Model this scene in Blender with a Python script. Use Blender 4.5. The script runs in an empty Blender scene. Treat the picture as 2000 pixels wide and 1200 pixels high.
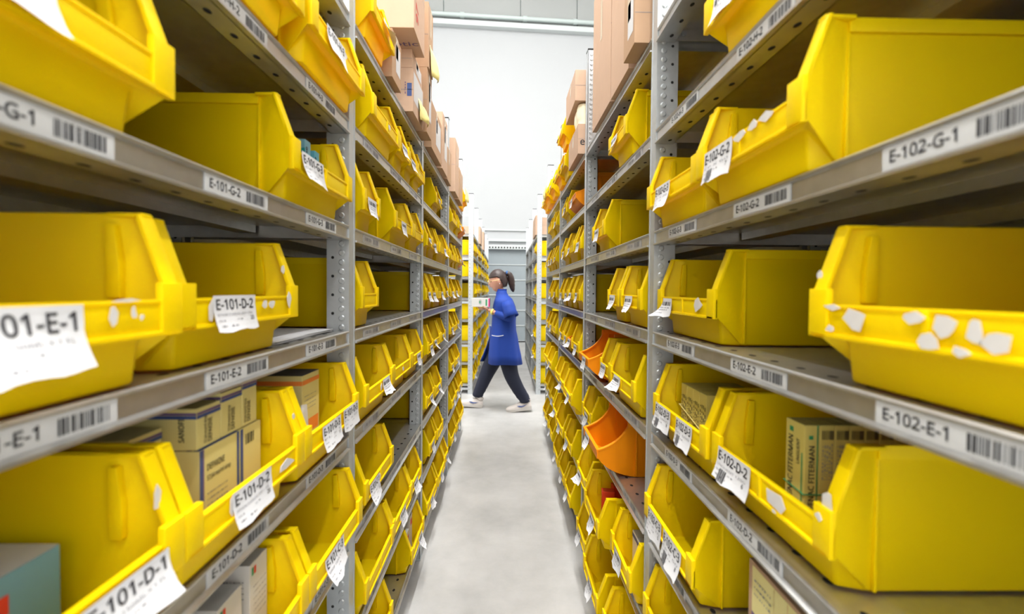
import bpy, bmesh, math, random
from mathutils import Vector, Matrix, noise
R = math.radians
D = bpy.data
SC = bpy.context.scene
COL = SC.collection
random.seed(7)

# ------------------------------------------------------------------ camera, world, lights, exposure
CAM_Z = 1.378
cam_d = D.cameras.new('camera'); cam = D.objects.new('camera', cam_d); COL.objects.link(cam)
cam_d.sensor_width = 36.0; cam_d.lens = 870 / 2000 * 36
cam_d.shift_y = -15 / 2000
cam_d.clip_start = 0.02; cam_d.clip_end = 60
cam.matrix_world = (Matrix.Translation((0, 0, CAM_Z)) @ Matrix.Rotation(R(-0.92), 4, 'Z')
                    @ Matrix.Rotation(R(90 - 1.25), 4, 'X') @ Matrix.Rotation(R(0.5), 4, 'Z'))
cam_d.dof.use_dof = True; cam_d.dof.focus_distance = 2.0; cam_d.dof.aperture_fstop = 2.8
SC.camera = cam
SC.view_settings.view_transform = 'Standard'; SC.view_settings.look = 'None'
SC.view_settings.gamma = 1.0; SC.view_settings.use_curve_mapping = False
SC.view_settings.exposure = 1.05
w = D.worlds.new('hall_air'); SC.world = w; w.use_nodes = True
w.node_tree.nodes['Background'].inputs[0].default_value = (0.95, 0.97, 1.0, 1)
w.node_tree.nodes['Background'].inputs[1].default_value = 0.6
SC.cycles.max_bounces = 10; SC.cycles.diffuse_bounces = 6; SC.cycles.glossy_bounces = 4
SC.cycles.transmission_bounces = 4; SC.cycles.caustics_reflective = False; SC.cycles.caustics_refractive = False
SC.cycles.sample_clamp_indirect = 6.0
LAMPS_AND_FILL = [(0.0, y, w_) for y, w_ in ((-0.6, 185.0), (2.4, 185.0), (5.4, 80.0), (8.4, 8.0))] + [(x, y, 60.0) for x in (-2.6, 2.6) for y in (-0.6, 2.4, 5.4)] + [(x, -3.6, 115.0) for x in (-2.6, 0.0, 2.6)]  # last row is unseen fill behind the camera, added to brighten the bins

# ------------------------------------------------------------------ materials
def mat(name, col, rough=0.5, metal=0.0, spec=0.5, sss=0.0, nscale=0, namt=0.0, bump=0.0, bscale=60, emit=None):
    m = D.materials.new(name); m.use_nodes = True
    nt = m.node_tree; b = nt.nodes['Principled BSDF']
    b.inputs['Base Color'].default_value = (*col, 1); b.inputs['Roughness'].default_value = rough
    b.inputs['Metallic'].default_value = metal; b.inputs['Specular IOR Level'].default_value = spec
    if sss:
        b.inputs['Subsurface Weight'].default_value = sss; b.inputs['Subsurface Radius'].default_value = (0.01, 0.006, 0.002)
    if emit:
        b.inputs['Emission Color'].default_value = (*emit[0], 1); b.inputs['Emission Strength'].default_value = emit[1]
    if nscale:
        tc = nt.nodes.new('ShaderNodeTexCoord'); n = nt.nodes.new('ShaderNodeTexNoise'); n.inputs['Scale'].default_value = nscale
        n.inputs['Detail'].default_value = 5
        mx = nt.nodes.new('ShaderNodeMix'); mx.data_type = 'RGBA'
        mx.inputs[6].default_value = (*[c * (1 - namt) for c in col], 1); mx.inputs[7].default_value = (*[min(1, c * (1 + namt)) for c in col], 1)
        nt.links.new(tc.outputs['Object'], n.inputs['Vector']); nt.links.new(n.outputs['Fac'], mx.inputs[0])
        nt.links.new(mx.outputs[2], b.inputs['Base Color'])
    if bump:
        tc = nt.nodes.new('ShaderNodeTexCoord'); n = nt.nodes.new('ShaderNodeTexNoise'); n.inputs['Scale'].default_value = bscale
        bp = nt.nodes.new('ShaderNodeBump'); bp.inputs['Strength'].default_value = bump; bp.inputs['Distance'].default_value = 0.002
        nt.links.new(tc.outputs['Object'], n.inputs['Vector']); nt.links.new(n.outputs['Fac'], bp.inputs['Height'])
        nt.links.new(bp.outputs[0], b.inputs['Normal'])
    return m
M = {}
M['yellow'] = mat('yellow_plastic', (0.97, 0.745, 0.001), 0.45, spec=0.20, bump=0.10, bscale=220)
M['orange'] = mat('orange_plastic', (0.95, 0.31, 0.002), 0.45, spec=0.22, bump=0.10, bscale=220)
M['steel'] = mat('galvanised_steel', (0.56, 0.565, 0.56), 0.36, metal=0.9, nscale=34, namt=0.16)
M['steel_shade'] = mat('shaded_galvanised', (0.27, 0.27, 0.22), 0.5, metal=0.7, nscale=10, namt=0.2)  # steel darkened to carry the shade at the back of the bays
M['zinc'] = mat('zinc_post', (0.52, 0.55, 0.57), 0.42, metal=0.55, nscale=50, namt=0.10)
M['hole'] = mat('hole_dark', (0.012, 0.012, 0.012), 0.9)
M['paper'] = mat('paper', (0.64, 0.645, 0.67), 0.7)
M['card'] = mat('label_card', (0.60, 0.61, 0.62), 0.45)
M['strip'] = mat('label_strip', (0.42, 0.42, 0.43), 0.3)
M['blue_strip'] = mat('blue_label_strip', (0.10, 0.13, 0.42), 0.35)
M['ink'] = mat('ink', (0.02, 0.02, 0.025), 0.6)
M['grey_ink'] = mat('grey_ink', (0.22, 0.22, 0.24), 0.6)
M['scrap'] = mat('label_residue', (0.64, 0.62, 0.60), 0.7, nscale=40, namt=0.08)
M['kraft'] = mat('kraft_cardboard', (0.46, 0.29, 0.175), 0.75, nscale=18, namt=0.07)
M['kraft2'] = mat('pale_cardboard', (0.55, 0.37, 0.26), 0.75, nscale=18, namt=0.06)
M['tape'] = mat('packing_tape', (0.66, 0.52, 0.36), 0.25)
M['red'] = mat('red_print', (0.70, 0.05, 0.03), 0.5)
M['redbox'] = mat('red_packet', (0.80, 0.06, 0.02), 0.35)
M['navy'] = mat('navy_print', (0.04, 0.08, 0.26), 0.5)
M['purple'] = mat('purple_print', (0.16, 0.10, 0.22), 0.5)
M['cream'] = mat('cream_carton', (0.70, 0.62, 0.26), 0.45)
M['white_box'] = mat('white_carton', (0.64, 0.635, 0.62), 0.45)
M['palebox'] = mat('pale_yellow_carton', (0.66, 0.56, 0.15), 0.45)
M['green'] = mat('green_print', (0.03, 0.30, 0.12), 0.5)
M['teal'] = mat('teal_print', (0.01, 0.26, 0.27), 0.4)
M['sky'] = mat('light_blue_carton', (0.16, 0.36, 0.45), 0.45)
M['aqua'] = mat('aqua_carton', (0.12, 0.42, 0.55), 0.45)
M['orange_print'] = mat('orange_print', (0.85, 0.25, 0.05), 0.5)
M['pink'] = mat('pink_print', (0.80, 0.06, 0.28), 0.5)
M['cream_roll'] = mat('cream_wrap', (0.88, 0.80, 0.58), 0.35)
M['yellow_tape'] = mat('yellow_tape', (0.86, 0.76, 0.30), 0.3)
M['concrete'] = mat('concrete', (0.50, 0.49, 0.475), 0.5, bump=0.15, bscale=30)
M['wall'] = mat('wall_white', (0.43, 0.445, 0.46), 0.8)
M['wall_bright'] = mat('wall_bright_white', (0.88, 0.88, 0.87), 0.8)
M['panel'] = mat('wall_panel_grey', (0.36, 0.375, 0.372), 0.7)
M['door'] = mat('door_grey', (0.25, 0.29, 0.315), 0.5)
M['pale'] = mat('pale_metal', (0.52, 0.56, 0.565), 0.5)
M['pipe'] = mat('pipe_grey', (0.48, 0.55, 0.54), 0.4)
M['lampglow'] = mat('lamp_glow', (0.9, 0.9, 0.9), 0.5, emit=((1, 1, 1), 3.0))
M['skin'] = mat('skin', (0.52, 0.26, 0.175), 0.5, sss=0.15)
M['hair'] = mat('hair', (0.026, 0.012, 0.010), 0.45, nscale=60, namt=0.5, bump=0.5, bscale=120)
M['coat'] = mat('blue_workcoat', (0.001, 0.036, 0.28), 0.75, bump=0.35, bscale=25)
M['jeans'] = mat('dark_jeans', (0.008, 0.011, 0.028), 0.85, bump=0.3, bscale=60)
M['shoe'] = mat('white_shoe', (0.60, 0.55, 0.52), 0.6)
M['sole'] = mat('shoe_sole', (0.52, 0.49, 0.46), 0.6)
M['gold'] = mat('thin_gold_frame', (0.75, 0.58, 0.25), 0.3, metal=0.6)
M['eye'] = mat('eye', (0.05, 0.03, 0.02), 0.2)
M['lip'] = mat('lip', (0.50, 0.17, 0.15), 0.5)
M['bracelet'] = mat('yellow_wristband', (0.85, 0.70, 0.15), 0.4)
M['hairtie'] = mat('blue_hair_tie', (0.02, 0.10, 0.30), 0.6)
for k_, tcol, f_ in (('yellow', (0.95, 0.30, 0.0, 1), 0.22), ('orange', (0.95, 0.16, 0.0, 1), 0.15)):
    nt = M[k_].node_tree; b = nt.nodes['Principled BSDF']; out = nt.nodes['Material Output']
    tr_ = nt.nodes.new('ShaderNodeBsdfTranslucent'); tr_.inputs['Color'].default_value = tcol
    mx = nt.nodes.new('ShaderNodeMixShader'); mx.inputs[0].default_value = f_
    nt.links.new(b.outputs[0], mx.inputs[1]); nt.links.new(tr_.outputs[0], mx.inputs[2]); nt.links.new(mx.outputs[0], out.inputs['Surface'])
# concrete: broad smudges and a dusty tone
nt = M['concrete'].node_tree; b = nt.nodes['Principled BSDF']
tc = nt.nodes.new('ShaderNodeTexCoord'); n1 = nt.nodes.new('ShaderNodeTexNoise'); n1.inputs['Scale'].default_value = 1.6; n1.inputs['Detail'].default_value = 8
n1.inputs['Roughness'].default_value = 0.65
rp = nt.nodes.new('ShaderNodeValToRGB'); rp.color_ramp.elements[0].position = 0.32; rp.color_ramp.elements[1].position = 0.72
rp.color_ramp.elements[0].color = (0.34, 0.338, 0.334, 1); rp.color_ramp.elements[1].color = (0.53, 0.528, 0.524, 1)
nt.links.new(tc.outputs['Object'], n1.inputs['Vector']); nt.links.new(n1.outputs['Fac'], rp.inputs[0]); nt.links.new(rp.outputs[0], b.inputs['Base Color'])

# ------------------------------------------------------------------ mesh helpers
class MB:
    def __init__(s, mats):
        s.v = []; s.f = []; s.m = []; s.mats = mats
    def mi(s, name):
        if name not in s.mats: s.mats.append(name)
        return s.mats.index(name)
    def add(s, vs, fs, m):
        o = len(s.v); s.v += [tuple(v) for v in vs]; k = s.mi(m)
        for f in fs: s.f.append(tuple(i + o for i in f)); s.m.append(k)
    def box(s, x0, x1, y0, y1, z0, z1, m, mx=None):
        vs = [(x, y, z) for x in (x0, x1) for y in (y0, y1) for z in (z0, z1)]
        if mx is not None: vs = [mx @ Vector(v) for v in vs]
        s.add(vs, [(0, 1, 3, 2), (4, 6, 7, 5), (0, 4, 5, 1), (2, 3, 7, 6), (0, 2, 6, 4), (1, 5, 7, 3)], m)
    def quad(s, a, b_, c, d, m): s.add([a, b_, c, d], [(0, 1, 2, 3)], m)
    def poly(s, pts, m): s.add(pts, [tuple(range(len(pts)))], m)
    def prism(s, prof, y0, y1, m):                       # prof: (x, z) outline extruded along y
        n = len(prof)
        vs = [(p[0], y0, p[1]) for p in prof] + [(p[0], y1, p[1]) for p in prof]
        fs = [tuple(range(n)), tuple(range(2 * n - 1, n - 1, -1))] + [(i, i + n, (i + 1) % n + n, (i + 1) % n) for i in range(n)]
        s.add(vs, fs, m)
    def tube(s, pts, r, m, seg=10, cap=True):
        pts = [Vector(p) for p in pts]; rs = r if isinstance(r, (list, tuple)) else [r] * len(pts)
        rings = []
        for i, p in enumerate(pts):
            t = (pts[min(i + 1, len(pts) - 1)] - pts[max(i - 1, 0)]).normalized()
            a = t.cross(Vector((0, 0, 1)) if abs(t.z) < 0.9 else Vector((1, 0, 0))).normalized(); c = t.cross(a)
            rings.append([p + (a * math.cos(2 * math.pi * k / seg) + c * math.sin(2 * math.pi * k / seg)) * rs[i] for k in range(seg)])
        vs = [v for rg in rings for v in rg]; fs = []
        for i in range(len(pts) - 1):
            for k in range(seg):
                fs.append((i * seg + k, i * seg + (k + 1) % seg, (i + 1) * seg + (k + 1) % seg, (i + 1) * seg + k))
        if cap: fs += [tuple(range(seg))[::-1], tuple(range((len(pts) - 1) * seg, len(pts) * seg))]
        s.add(vs, fs, m)
    def loft(s, rings, m, cap0=True, cap1=True):
        n = len(rings[0]); vs = [v for r_ in rings for v in r_]; fs = []
        for i in range(len(rings) - 1):
            for k in range(n): fs.append((i * n + k, i * n + (k + 1) % n, (i + 1) * n + (k + 1) % n, (i + 1) * n + k))
        if cap0: fs.append(tuple(range(n))[::-1])
        if cap1: fs.append(tuple(range((len(rings) - 1) * n, len(rings) * n)))
        s.add(vs, fs, m)
    def ball(s, c, r, m, seg=16, rings=10):
        rr = r if isinstance(r, (tuple, list)) else (r, r, r); rg = []
        for i in range(1, rings):
            a = math.pi * i / rings
            rg.append([(c[0] + rr[0] * math.sin(a) * math.cos(2 * math.pi * k / seg), c[1] + rr[1] * math.sin(a) * math.sin(2 * math.pi * k / seg), c[2] - rr[2] * math.cos(a)) for k in range(seg)])
        s.loft(rg, m)
    def mapv(s, fn): s.v = [tuple(fn(Vector(v))) for v in s.v]
    def mesh(s, name, recalc=True, bevel=0.0, smooth=None):
        me = D.meshes.new(name); me.from_pydata(s.v, [], s.f)
        for n_ in s.mats: me.materials.append(M[n_])
        me.polygons.foreach_set('material_index', s.m)
        if recalc or bevel:
            bm = bmesh.new(); bm.from_mesh(me)
            if recalc: bmesh.ops.recalc_face_normals(bm, faces=bm.faces)
            if bevel:
                es = [e for e in bm.edges if len(e.link_faces) == 2 and e.calc_face_angle() > 0.5]
                bmesh.ops.bevel(bm, geom=es, offset=bevel, segments=2, affect='EDGES', profile=0.6, clamp_overlap=True)
            bm.to_mesh(me); bm.free()
        if smooth is not None:
            me.shade_smooth()
            me.set_sharp_from_angle(angle=R(smooth))
        return me
    def build(s, name, parent=None, **k):
        return link(name, s.mesh(name, **k), parent)
def link(name, me, parent=None):
    o = D.objects.new(name, me); COL.objects.link(o)
    if parent: o.parent = parent
    return o
def empty(name, loc=(0, 0, 0), rz=0.0):
    o = D.objects.new(name, None); COL.objects.link(o); o.location = loc; o.rotation_euler = (0, 0, rz); o.empty_display_size = 0.05
    return o
def tag(o, label=None, cat=None, group=None, kind=None):
    if label: o['label'] = label
    if cat: o['category'] = cat
    if group: o['group'] = group
    if kind: o['kind'] = kind
    return o
def bake(me, mods):                                      # apply modifiers to a mesh, return new mesh
    o = D.objects.new('tmp', me); COL.objects.link(o)
    for t, kw in mods:
        md = o.modifiers.new(t, t)
        for k, v in kw.items(): setattr(md, k, v)
    dg = bpy.context.evaluated_depsgraph_get(); dg.update()
    r = D.meshes.new_from_object(o.evaluated_get(dg), depsgraph=dg)
    D.objects.remove(o); return r
def _font(fn):
    try: return D.fonts.load(bpy.utils.system_resource('DATAFILES') + '/fonts/' + fn)
    except Exception: return None
FONTS = {'sans': _font('NotoSansHebrew-Regular.woff2'), 'mono': _font('DejaVuSansMono.woff2')}
_TX = {}
def text_geo(txt, font='sans', bold=0.012):              # text with cap height 1, baseline origin: (verts2d, faces, width)
    if (txt, font, bold) in _TX: return _TX[(txt, font, bold)]
    out = None; cap = 1.0
    for body in ('E', txt):
        c = D.curves.new('t', 'FONT'); c.body = body; c.resolution_u = 3; c.fill_mode = 'FRONT'; c.offset = bold if body == txt else 0.0
        if FONTS[font]: c.font = FONTS[font]
        o = D.objects.new('t', c); COL.objects.link(o)
        dg = bpy.context.evaluated_depsgraph_get(); dg.update()
        me = D.meshes.new_from_object(o.evaluated_get(dg), depsgraph=dg)
        vs = [(v.co.x, v.co.y) for v in me.vertices]; fs = [tuple(p.vertices) for p in me.polygons]
        D.objects.remove(o); D.meshes.remove(me); D.curves.remove(c)
        if body == 'E': cap = max(v[1] for v in vs)
    vs = [(x / cap, y / cap) for x, y in vs]
    x0 = min([v[0] for v in vs] or [0]); vs = [(x - x0, y) for x, y in vs]
    wd = max([v[0] for v in vs] or [0]); _TX[(txt, font, bold)] = (vs, fs, wd)
    return _TX[(txt, font, bold)]
def put_text(mb, txt, org, ex, ey, h, m, width=None, fn=None, font='sans', bold=0.012):   # org + ex*x + ey*y ; h = cap height
    vs, fs, wd = text_geo(txt, font, bold)
    k = h; kx = k if width is None else width / wd
    P = [Vector(org) + Vector(ex) * (x * kx) + Vector(ey) * (y * k) for x, y in vs]
    if fn: P = [fn(p) for p in P]
    mb.add(P, fs, m)
def put_bars(mb, org, ex, ey, w_, h, m, n=24, seed=1, fn=None):
    rg = random.Random(seed); x = 0; pat = []
    while x < n:
        a = rg.choice((1, 1, 2, 3)); g = rg.choice((1, 1, 2)); pat.append((x, a)); x += a + g
    for x0, a in pat:
        P = [Vector(org) + Vector(ex) * (w_ * xx / n) + Vector(ey) * yy for xx, yy in ((x0, 0), (x0 + a * 0.9, 0), (x0 + a * 0.9, h), (x0, h))]
        if fn: P = [fn(p) for p in P]
        mb.add(P, [(0, 1, 2, 3)], m)

# ------------------------------------------------------------------ setting
HX, HY0, HY1, HZ = 6.5, -4.5, 12.4, 9.7
def struct(name, mb, **k): return tag(mb.build(name, **k), kind='structure')
m_ = MB([]); m_.box(-HX, HX, HY0, HY1, -0.12, 0, 'concrete'); struct('floor', m_)
m_ = MB([]); m_.box(-HX, HX, HY0, HY1, HZ, HZ + 0.12, 'wall_bright'); struct('ceiling', m_)
m_ = MB([]); m_.box(-HX - 0.12, -HX, HY0, HY1, 0, HZ, 'wall_bright'); struct('wall_left', m_)
m_ = MB([]); m_.box(HX, HX + 0.12, HY0, HY1, 0, HZ, 'wall_bright'); struct('wall_right', m_)
m_ = MB([]); m_.box(-HX, HX, HY0 - 0.12, HY0, 0, HZ, 'wall_bright'); struct('wall_front', m_)
# end wall, turned a little to the aisle, with a grey sectional door
WALL = Matrix.Translation((0, 11.6, 0)) @ Matrix.Rotation(R(4.0), 4, 'Z')
def wallpt(v): return WALL @ v
DW, DH = 1.75, 2.42
m_ = MB([])
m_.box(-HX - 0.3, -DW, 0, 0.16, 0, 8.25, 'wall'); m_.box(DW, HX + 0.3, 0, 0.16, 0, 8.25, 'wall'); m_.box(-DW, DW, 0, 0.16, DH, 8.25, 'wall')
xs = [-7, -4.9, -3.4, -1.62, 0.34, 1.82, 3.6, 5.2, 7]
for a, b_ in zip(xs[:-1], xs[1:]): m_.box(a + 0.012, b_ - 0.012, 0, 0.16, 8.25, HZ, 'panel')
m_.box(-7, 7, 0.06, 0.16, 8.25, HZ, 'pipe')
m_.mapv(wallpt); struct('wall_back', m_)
m_ = MB([]); m_.tube([(-7, -0.10, 8.30), (7, -0.10, 8.30)], 0.055, 'pipe')
for x in (-2.9, -1.2, 0.4, 1.7, 3.2): m_.tube([(x, -0.10, 8.30), (x + 0.10, -0.10, 8.30)], 0.075, 'pipe')
m_.mapv(wallpt); struct('trim_1', m_, smooth=40)
m_ = MB([]); m_.box(-7, 7, -0.16, 0, 8.03, 8.16, 'pale'); m_.mapv(wallpt); struct('trim_2', m_, bevel=0.012)
m_ = MB([]); m_.box(-2.3, 2.3, -0.10, 0, 2.62, 2.68, 'pale'); m_.box(-2.3, 2.3, -0.05, 0, 2.90, 2.93, 'pale'); m_.mapv(wallpt); struct('trim_3', m_)
m_ = MB([]); m_.box(-2.3, 2.3, -0.10, 0, DH, DH + 0.11, 'pale')
for i in range(60): m_.box(-2.25 + i * 0.076, -2.21 + i * 0.076, -0.102, -0.1, DH + 0.02, DH + 0.06, 'hole')
m_.mapv(wallpt); struct('trim_4', m_)
dr = empty('door_1'); tag(dr, kind='structure')
m_ = MB([])
for i in range(6):
    z0 = 0.03 + i * 0.398; m_.box(-DW, DW, 0.05, 0.09, z0 + 0.022, z0 + 0.392, 'door')
    m_.box(-DW, DW, 0.03, 0.09, z0 - 0.006, z0 + 0.016, 'pale')
m_.mapv(wallpt); m_.build('door_leaf', dr, bevel=0.004)
m_ = MB([]); m_.box(-DW, DW, 0.02, 0.10, 0.0, 0.03, 'hole'); m_.mapv(wallpt); m_.build('door_gap_shade', dr)  # black strip colours in the dark of the gap under the door
m_ = MB([])
for s in (-1, 1): m_.box(s * DW - 0.05, s * DW + 0.05, -0.04, 0.02, 0, DH, 'pale')
m_.mapv(wallpt); m_.build('door_track', dr)

# ceiling lamps (LED battens over the aisles, plus fill added behind the camera)
for i, (x, y, watts) in enumerate(LAMPS_AND_FILL):
    e = empty('ceiling_lamp_or_fill', (x, y, HZ))
    tag(e, 'unseen LED batten on the hall ceiling, aisle lamps and added fill alike', 'lamp', 'ceiling battens')
    m_ = MB([]); m_.box(-0.14, 0.14, -1.3, 1.3, -0.09, 0.0, 'pale'); m_.build('housing', e, bevel=0.008)
    m_ = MB([]); m_.box(-0.12, 0.12, -1.28, 1.28, -0.105, -0.09, 'lampglow'); m_.build('diffuser', e)
    ld = D.lights.new('lamp_light', 'AREA'); ld.shape = 'RECTANGLE'; ld.size = 0.24; ld.size_y = 2.5; ld.energy = watts; ld.color = (1.0, 0.985, 0.96)
    lo = D.objects.new('lamp_light', ld); COL.objects.link(lo); lo.parent = e; lo.location = (0, 0, -0.112)

# ------------------------------------------------------------------ shelving
XF = 0.42                                                # rack face from the aisle centre line
DEP = 0.50
LV = {'A': 0.128, 'B': 0.411, 'C': 0.694, 'D': 0.978, 'E': 1.262, 'G': 1.544, 'H': 1.827, 'J': 2.108}
ORDW = ['bottom', 'second', 'third', 'fourth', 'fifth', 'sixth', 'seventh', 'top']
LN = {k: ORDW[i] for i, k in enumerate('ABCDEGHJ')}
PW = 0.048                                               # post face width
PH = 2.62
def side_fn(s):
    return (lambda v: Vector((s * (XF + v.x), v.y, v.z)))
def upright_mesh(s, near_flange=True):
    m_ = MB([]); t = 0.0025; h = PW / 2
    m_.box(0, t, -h, h, 0, PH, 'zinc'); m_.box(0, 0.058, -h, -h + t, 0, PH, 'zinc'); m_.box(0, 0.058, h - t, h, 0, PH, 'zinc')
    m_.box(0.055, 0.058, -h, -h + 0.012, 0, PH, 'zinc'); m_.box(0.055, 0.058, h - 0.012, h, 0, PH, 'zinc')
    m_.box(-0.0015, 0, -h, -h + 0.006, 0, PH, 'zinc'); m_.box(-0.0015, 0, h - 0.006, h, 0, PH, 'zinc')
    m_.box(-0.004, 0.066, -h - 0.006, h + 0.006, 0, 0.004, 'zinc')
    m_.box(-0.001, 0.059, -h - 0.001, h + 0.001, PH, PH + 0.008, 'hole')
    z = 0.06; n_ = 0
    while z < PH - 0.03:
        for yy, sg in ((-h - 0.0006, -1), (h + 0.0006, 1)):
            if n_ % 2 == 0:
                m_.poly([(0.042 + 0.0042 * math.cos(a), yy, z + 0.0042 * math.sin(a)) for a in [k * math.pi / 4 for k in range(8)]], 'hole')
            rg = []
            for r_, d in ((0.0085, 0.0), (0.006, 0.003)):
                rg.append([(0.018 + r_ * math.cos(k * math.pi / 5), yy + sg * d, z + 0.0125 + r_ * math.sin(k * math.pi / 5)) for k in range(10)])
            m_.loft(rg, 'zinc', cap0=False)
        z += 0.025; n_ += 1
    return m_
UPM = {}
def upright(s, u, y, par):
    if (s, u) not in UPM:
        m_ = upright_mesh(s)
        m_.mapv(lambda v: Vector((s * (XF + (u + v.x if u < 0.2 else u + 0.058 - v.x)), v.y, v.z)))
        UPM[(s, u)] = m_.mesh('upright')
    o = link('upright', UPM[(s, u)], par); o.location = (0, y, 0); return o
def ell(m_, u, y, z, a, b_, mname):
    m_.poly([(u + b_ * math.cos(k * math.pi / 5), y + a * math.sin(k * math.pi / 5), z) for k in range(10)], mname)
SHM = {}
def shelf(s, y0, y1, z, par, detail=True):
    L = round(y1 - y0, 4); key = (s, L, detail)
    if key not in SHM:
        m_ = MB([])
        m_.box(0.004, 0.062, 0, L, -0.003, 0, 'steel'); m_.box(0.062, DEP - 0.064, -PW / 2, L + PW / 2, -0.003, 0, 'steel'); m_.box(DEP - 0.064, DEP, 0, L, -0.003, 0, 'steel')
        m_.box(0.002, 0.006, 0, L, -0.036, -0.001, 'steel')
        m_.prism([(0.006, 0.0005), (-0.001, 0.0015), (-0.003, -0.001), (-0.002, -0.0045), (0.003, -0.006)], 0, L, 'steel')
        m_.prism([(0.004, -0.030), (-0.006, -0.034), (-0.006, -0.038), (0.006, -0.038)], 0, L, 'steel')
        m_.box(0.004, 0.046, 0, L, -0.038, -0.036, 'steel'); m_.box(0.044, 0.046, 0, L, -0.038, -0.026, 'steel')
        m_.box(DEP - 0.003, DEP, 0, L, -0.036, 0, 'steel'); m_.box(DEP - 0.04, DEP, 0, L, -0.038, -0.036, 'steel')
        for e in (0.0, L - 0.002): m_.box(0.006, DEP, e, e + 0.002, -0.034, -0.003, 'steel')
        m_.box(0.24, 0.29, 0.01, L - 0.01, -0.022, -0.003, 'steel')
        if detail:
            n = int(L / 0.066)
            for i in range(n):
                y = 0.045 + i * 0.066
                ell(m_, 0.030, y, 0.0006, 0.0085, 0.0055, 'hole'); ell(m_, 0.026, y + 0.02, -0.0386, 0.008, 0.005, 'hole')
            for e in (0.004, L - 0.004):
                m_.tube([(0.07, e, -0.017), (0.07, e + (0.006 if e < 0.1 else -0.006), -0.017)], 0.007, 'zinc', 8)
        m_.mapv(side_fn(s)); SHM[key] = m_.mesh('shelf')
    o = link('shelf', SHM[key], par); o.location = (0, y0, z); return o
def shelf_label(s, ya, yb, z, par, txt=None, bg='card', far=False):  # card slid in the rail channel, from ya to yb
    m_ = MB([]); m_.quad((0.0005, ya, -0.031), (0.0005, yb, -0.031), (0.0005, yb, -0.005), (0.0005, ya, -0.005), bg)
    m_.box(0.0006, 0.0018, ya, yb, -0.031, -0.005, bg)
    dy = -s; st = yb if s > 0 else ya; u = -0.0001; L = yb - ya
    if txt:
        put_text(m_, txt, (u, st + dy * 0.010, -0.0235), (0, dy, 0), (0, 0, 1), 0.0125, 'ink', width=0.073, bold=0.018)
        put_bars(m_, (u, st + dy * 0.100, -0.0265), (0, dy, 0), (0, 0, 1), 0.056, 0.0165, 'ink', 46, sum(map(ord, txt)) % 97)
    elif far:
        put_bars(m_, (u, st + dy * L * 0.08, -0.023), (0, dy, 0), (0, 0, 1), L * 0.38, 0.010, 'grey_ink', 20, 3)
        put_bars(m_, (u, st + dy * L * 0.58, -0.026), (0, dy, 0), (0, 0, 1), L * 0.34, 0.016, 'grey_ink', 26, 5)
    m_.mapv(side_fn(s)); me = m_.mesh('shelf_label', recalc=False)
    o = link('shelf_label', me, par); return o

def rack(s, posts, label, levels, near=True, first=0):
    e = empty('shelving_rack', (0, 0, 0)); tag(e, label, 'shelving')
    for y in posts:
        upright(s, 0.0, y, e); upright(s, DEP - 0.058, y, e)
    for y in (posts[0], posts[-1]):
        m_ = MB([])
        for z in (0.05, 0.62, 1.19, 1.76, 2.33): m_.box(0.058, DEP - 0.058, -0.004, 0.004, z, z + 0.03, 'zinc')
        m_.mapv(side_fn(s)); o = m_.build('end_brace', e); o.location = (0, y, 0)
    shs = {}
    for i in range(len(posts) - 1):
        for lv in levels:
            shs[(i + first, lv)] = shelf(s, posts[i] + PW / 2 + 0.0015, posts[i + 1] - PW / 2 - 0.0015, LV[lv], e, near)
        m_ = MB([]); m_.box(DEP + 0.004, DEP + 0.006, posts[i] + 0.002, posts[i + 1] - 0.002, 0.05, 2.15, 'steel_shade'); m_.mapv(side_fn(s))  # added sheet closing the open rack back against light from behind
        m_.build('added_back_sheet', e)
    return e, shs
LP = [0.192 + 1.035 * k for k in range(5)]               # post centres, bay 0 is the one beside the camera
RP = [0.200 + 1.073 * k for k in range(5)]
rackL, SL = rack(-1, LP, 'galvanised shelving rack with shelf labels E-101 facing the aisle', LV)
rackR, SR = rack(1, RP, 'galvanised shelving rack with shelf labels E-102 facing the aisle', LV)
FLP = [5.86 + 1.05 * k for k in range(6)]
FRP = [5.86 + 1.05 * k for k in range(4)]
rackFL, SFL = rack(-1, FLP, 'distant shelving rack full of yellow bins, in front of the walking worker', LV, near=False)
rackFR, SFR = rack(1, FRP, 'distant nearly empty grey shelving rack behind the walking worker', LV, near=False)
for lv in 'DEGH':
    for k, (a, b_) in enumerate(((0.322, 0.487), (0.631, 0.796), (0.950, 1.114))):
        shelf_label(-1, a - LP[0] - PW / 2, b_ - LP[0] - PW / 2, 0, SL[(0, lv)], 'E-101-%s-%d' % (lv, k + 1))
    for k, (a, b_) in enumerate(((0.330, 0.493), (0.654, 0.817), (0.980, 1.143))):
        shelf_label(1, a - RP[0] - PW / 2, b_ - RP[0] - PW / 2, 0, SR[(0, lv)], 'E-102-%s-%d' % (lv, k + 1))
for lv in 'C':
    shelf_label(1, 0.78, 0.943, 0, SR[(0, lv)], 'E-102-C-3'); shelf_label(-1, 0.765, 0.929, 0, SL[(0, lv)], 'E-101-C-3')
for (S_, s) in ((SL, -1), (SR, 1)):
    for lv in 'ABCDEGH':
        for a in (0.08, 0.40, 0.72):
            shelf_label(s, a, a + 0.165, 0, S_[(1, lv)], None, 'strip', True)
shelf_label(-1, 0.01, 0.95, 0, SL[(2, 'E')], None, 'blue_strip'); shelf_label(-1, 0.02, 0.9, 0, SL[(2, 'D')], None, 'strip', True)
shelf_label(1, 0.01, 0.95, 0, SR[(2, 'E')], None, 'blue_strip'); shelf_label(1, 0.01, 0.95, 0, SR[(2, 'D')], None, 'blue_strip')

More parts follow.
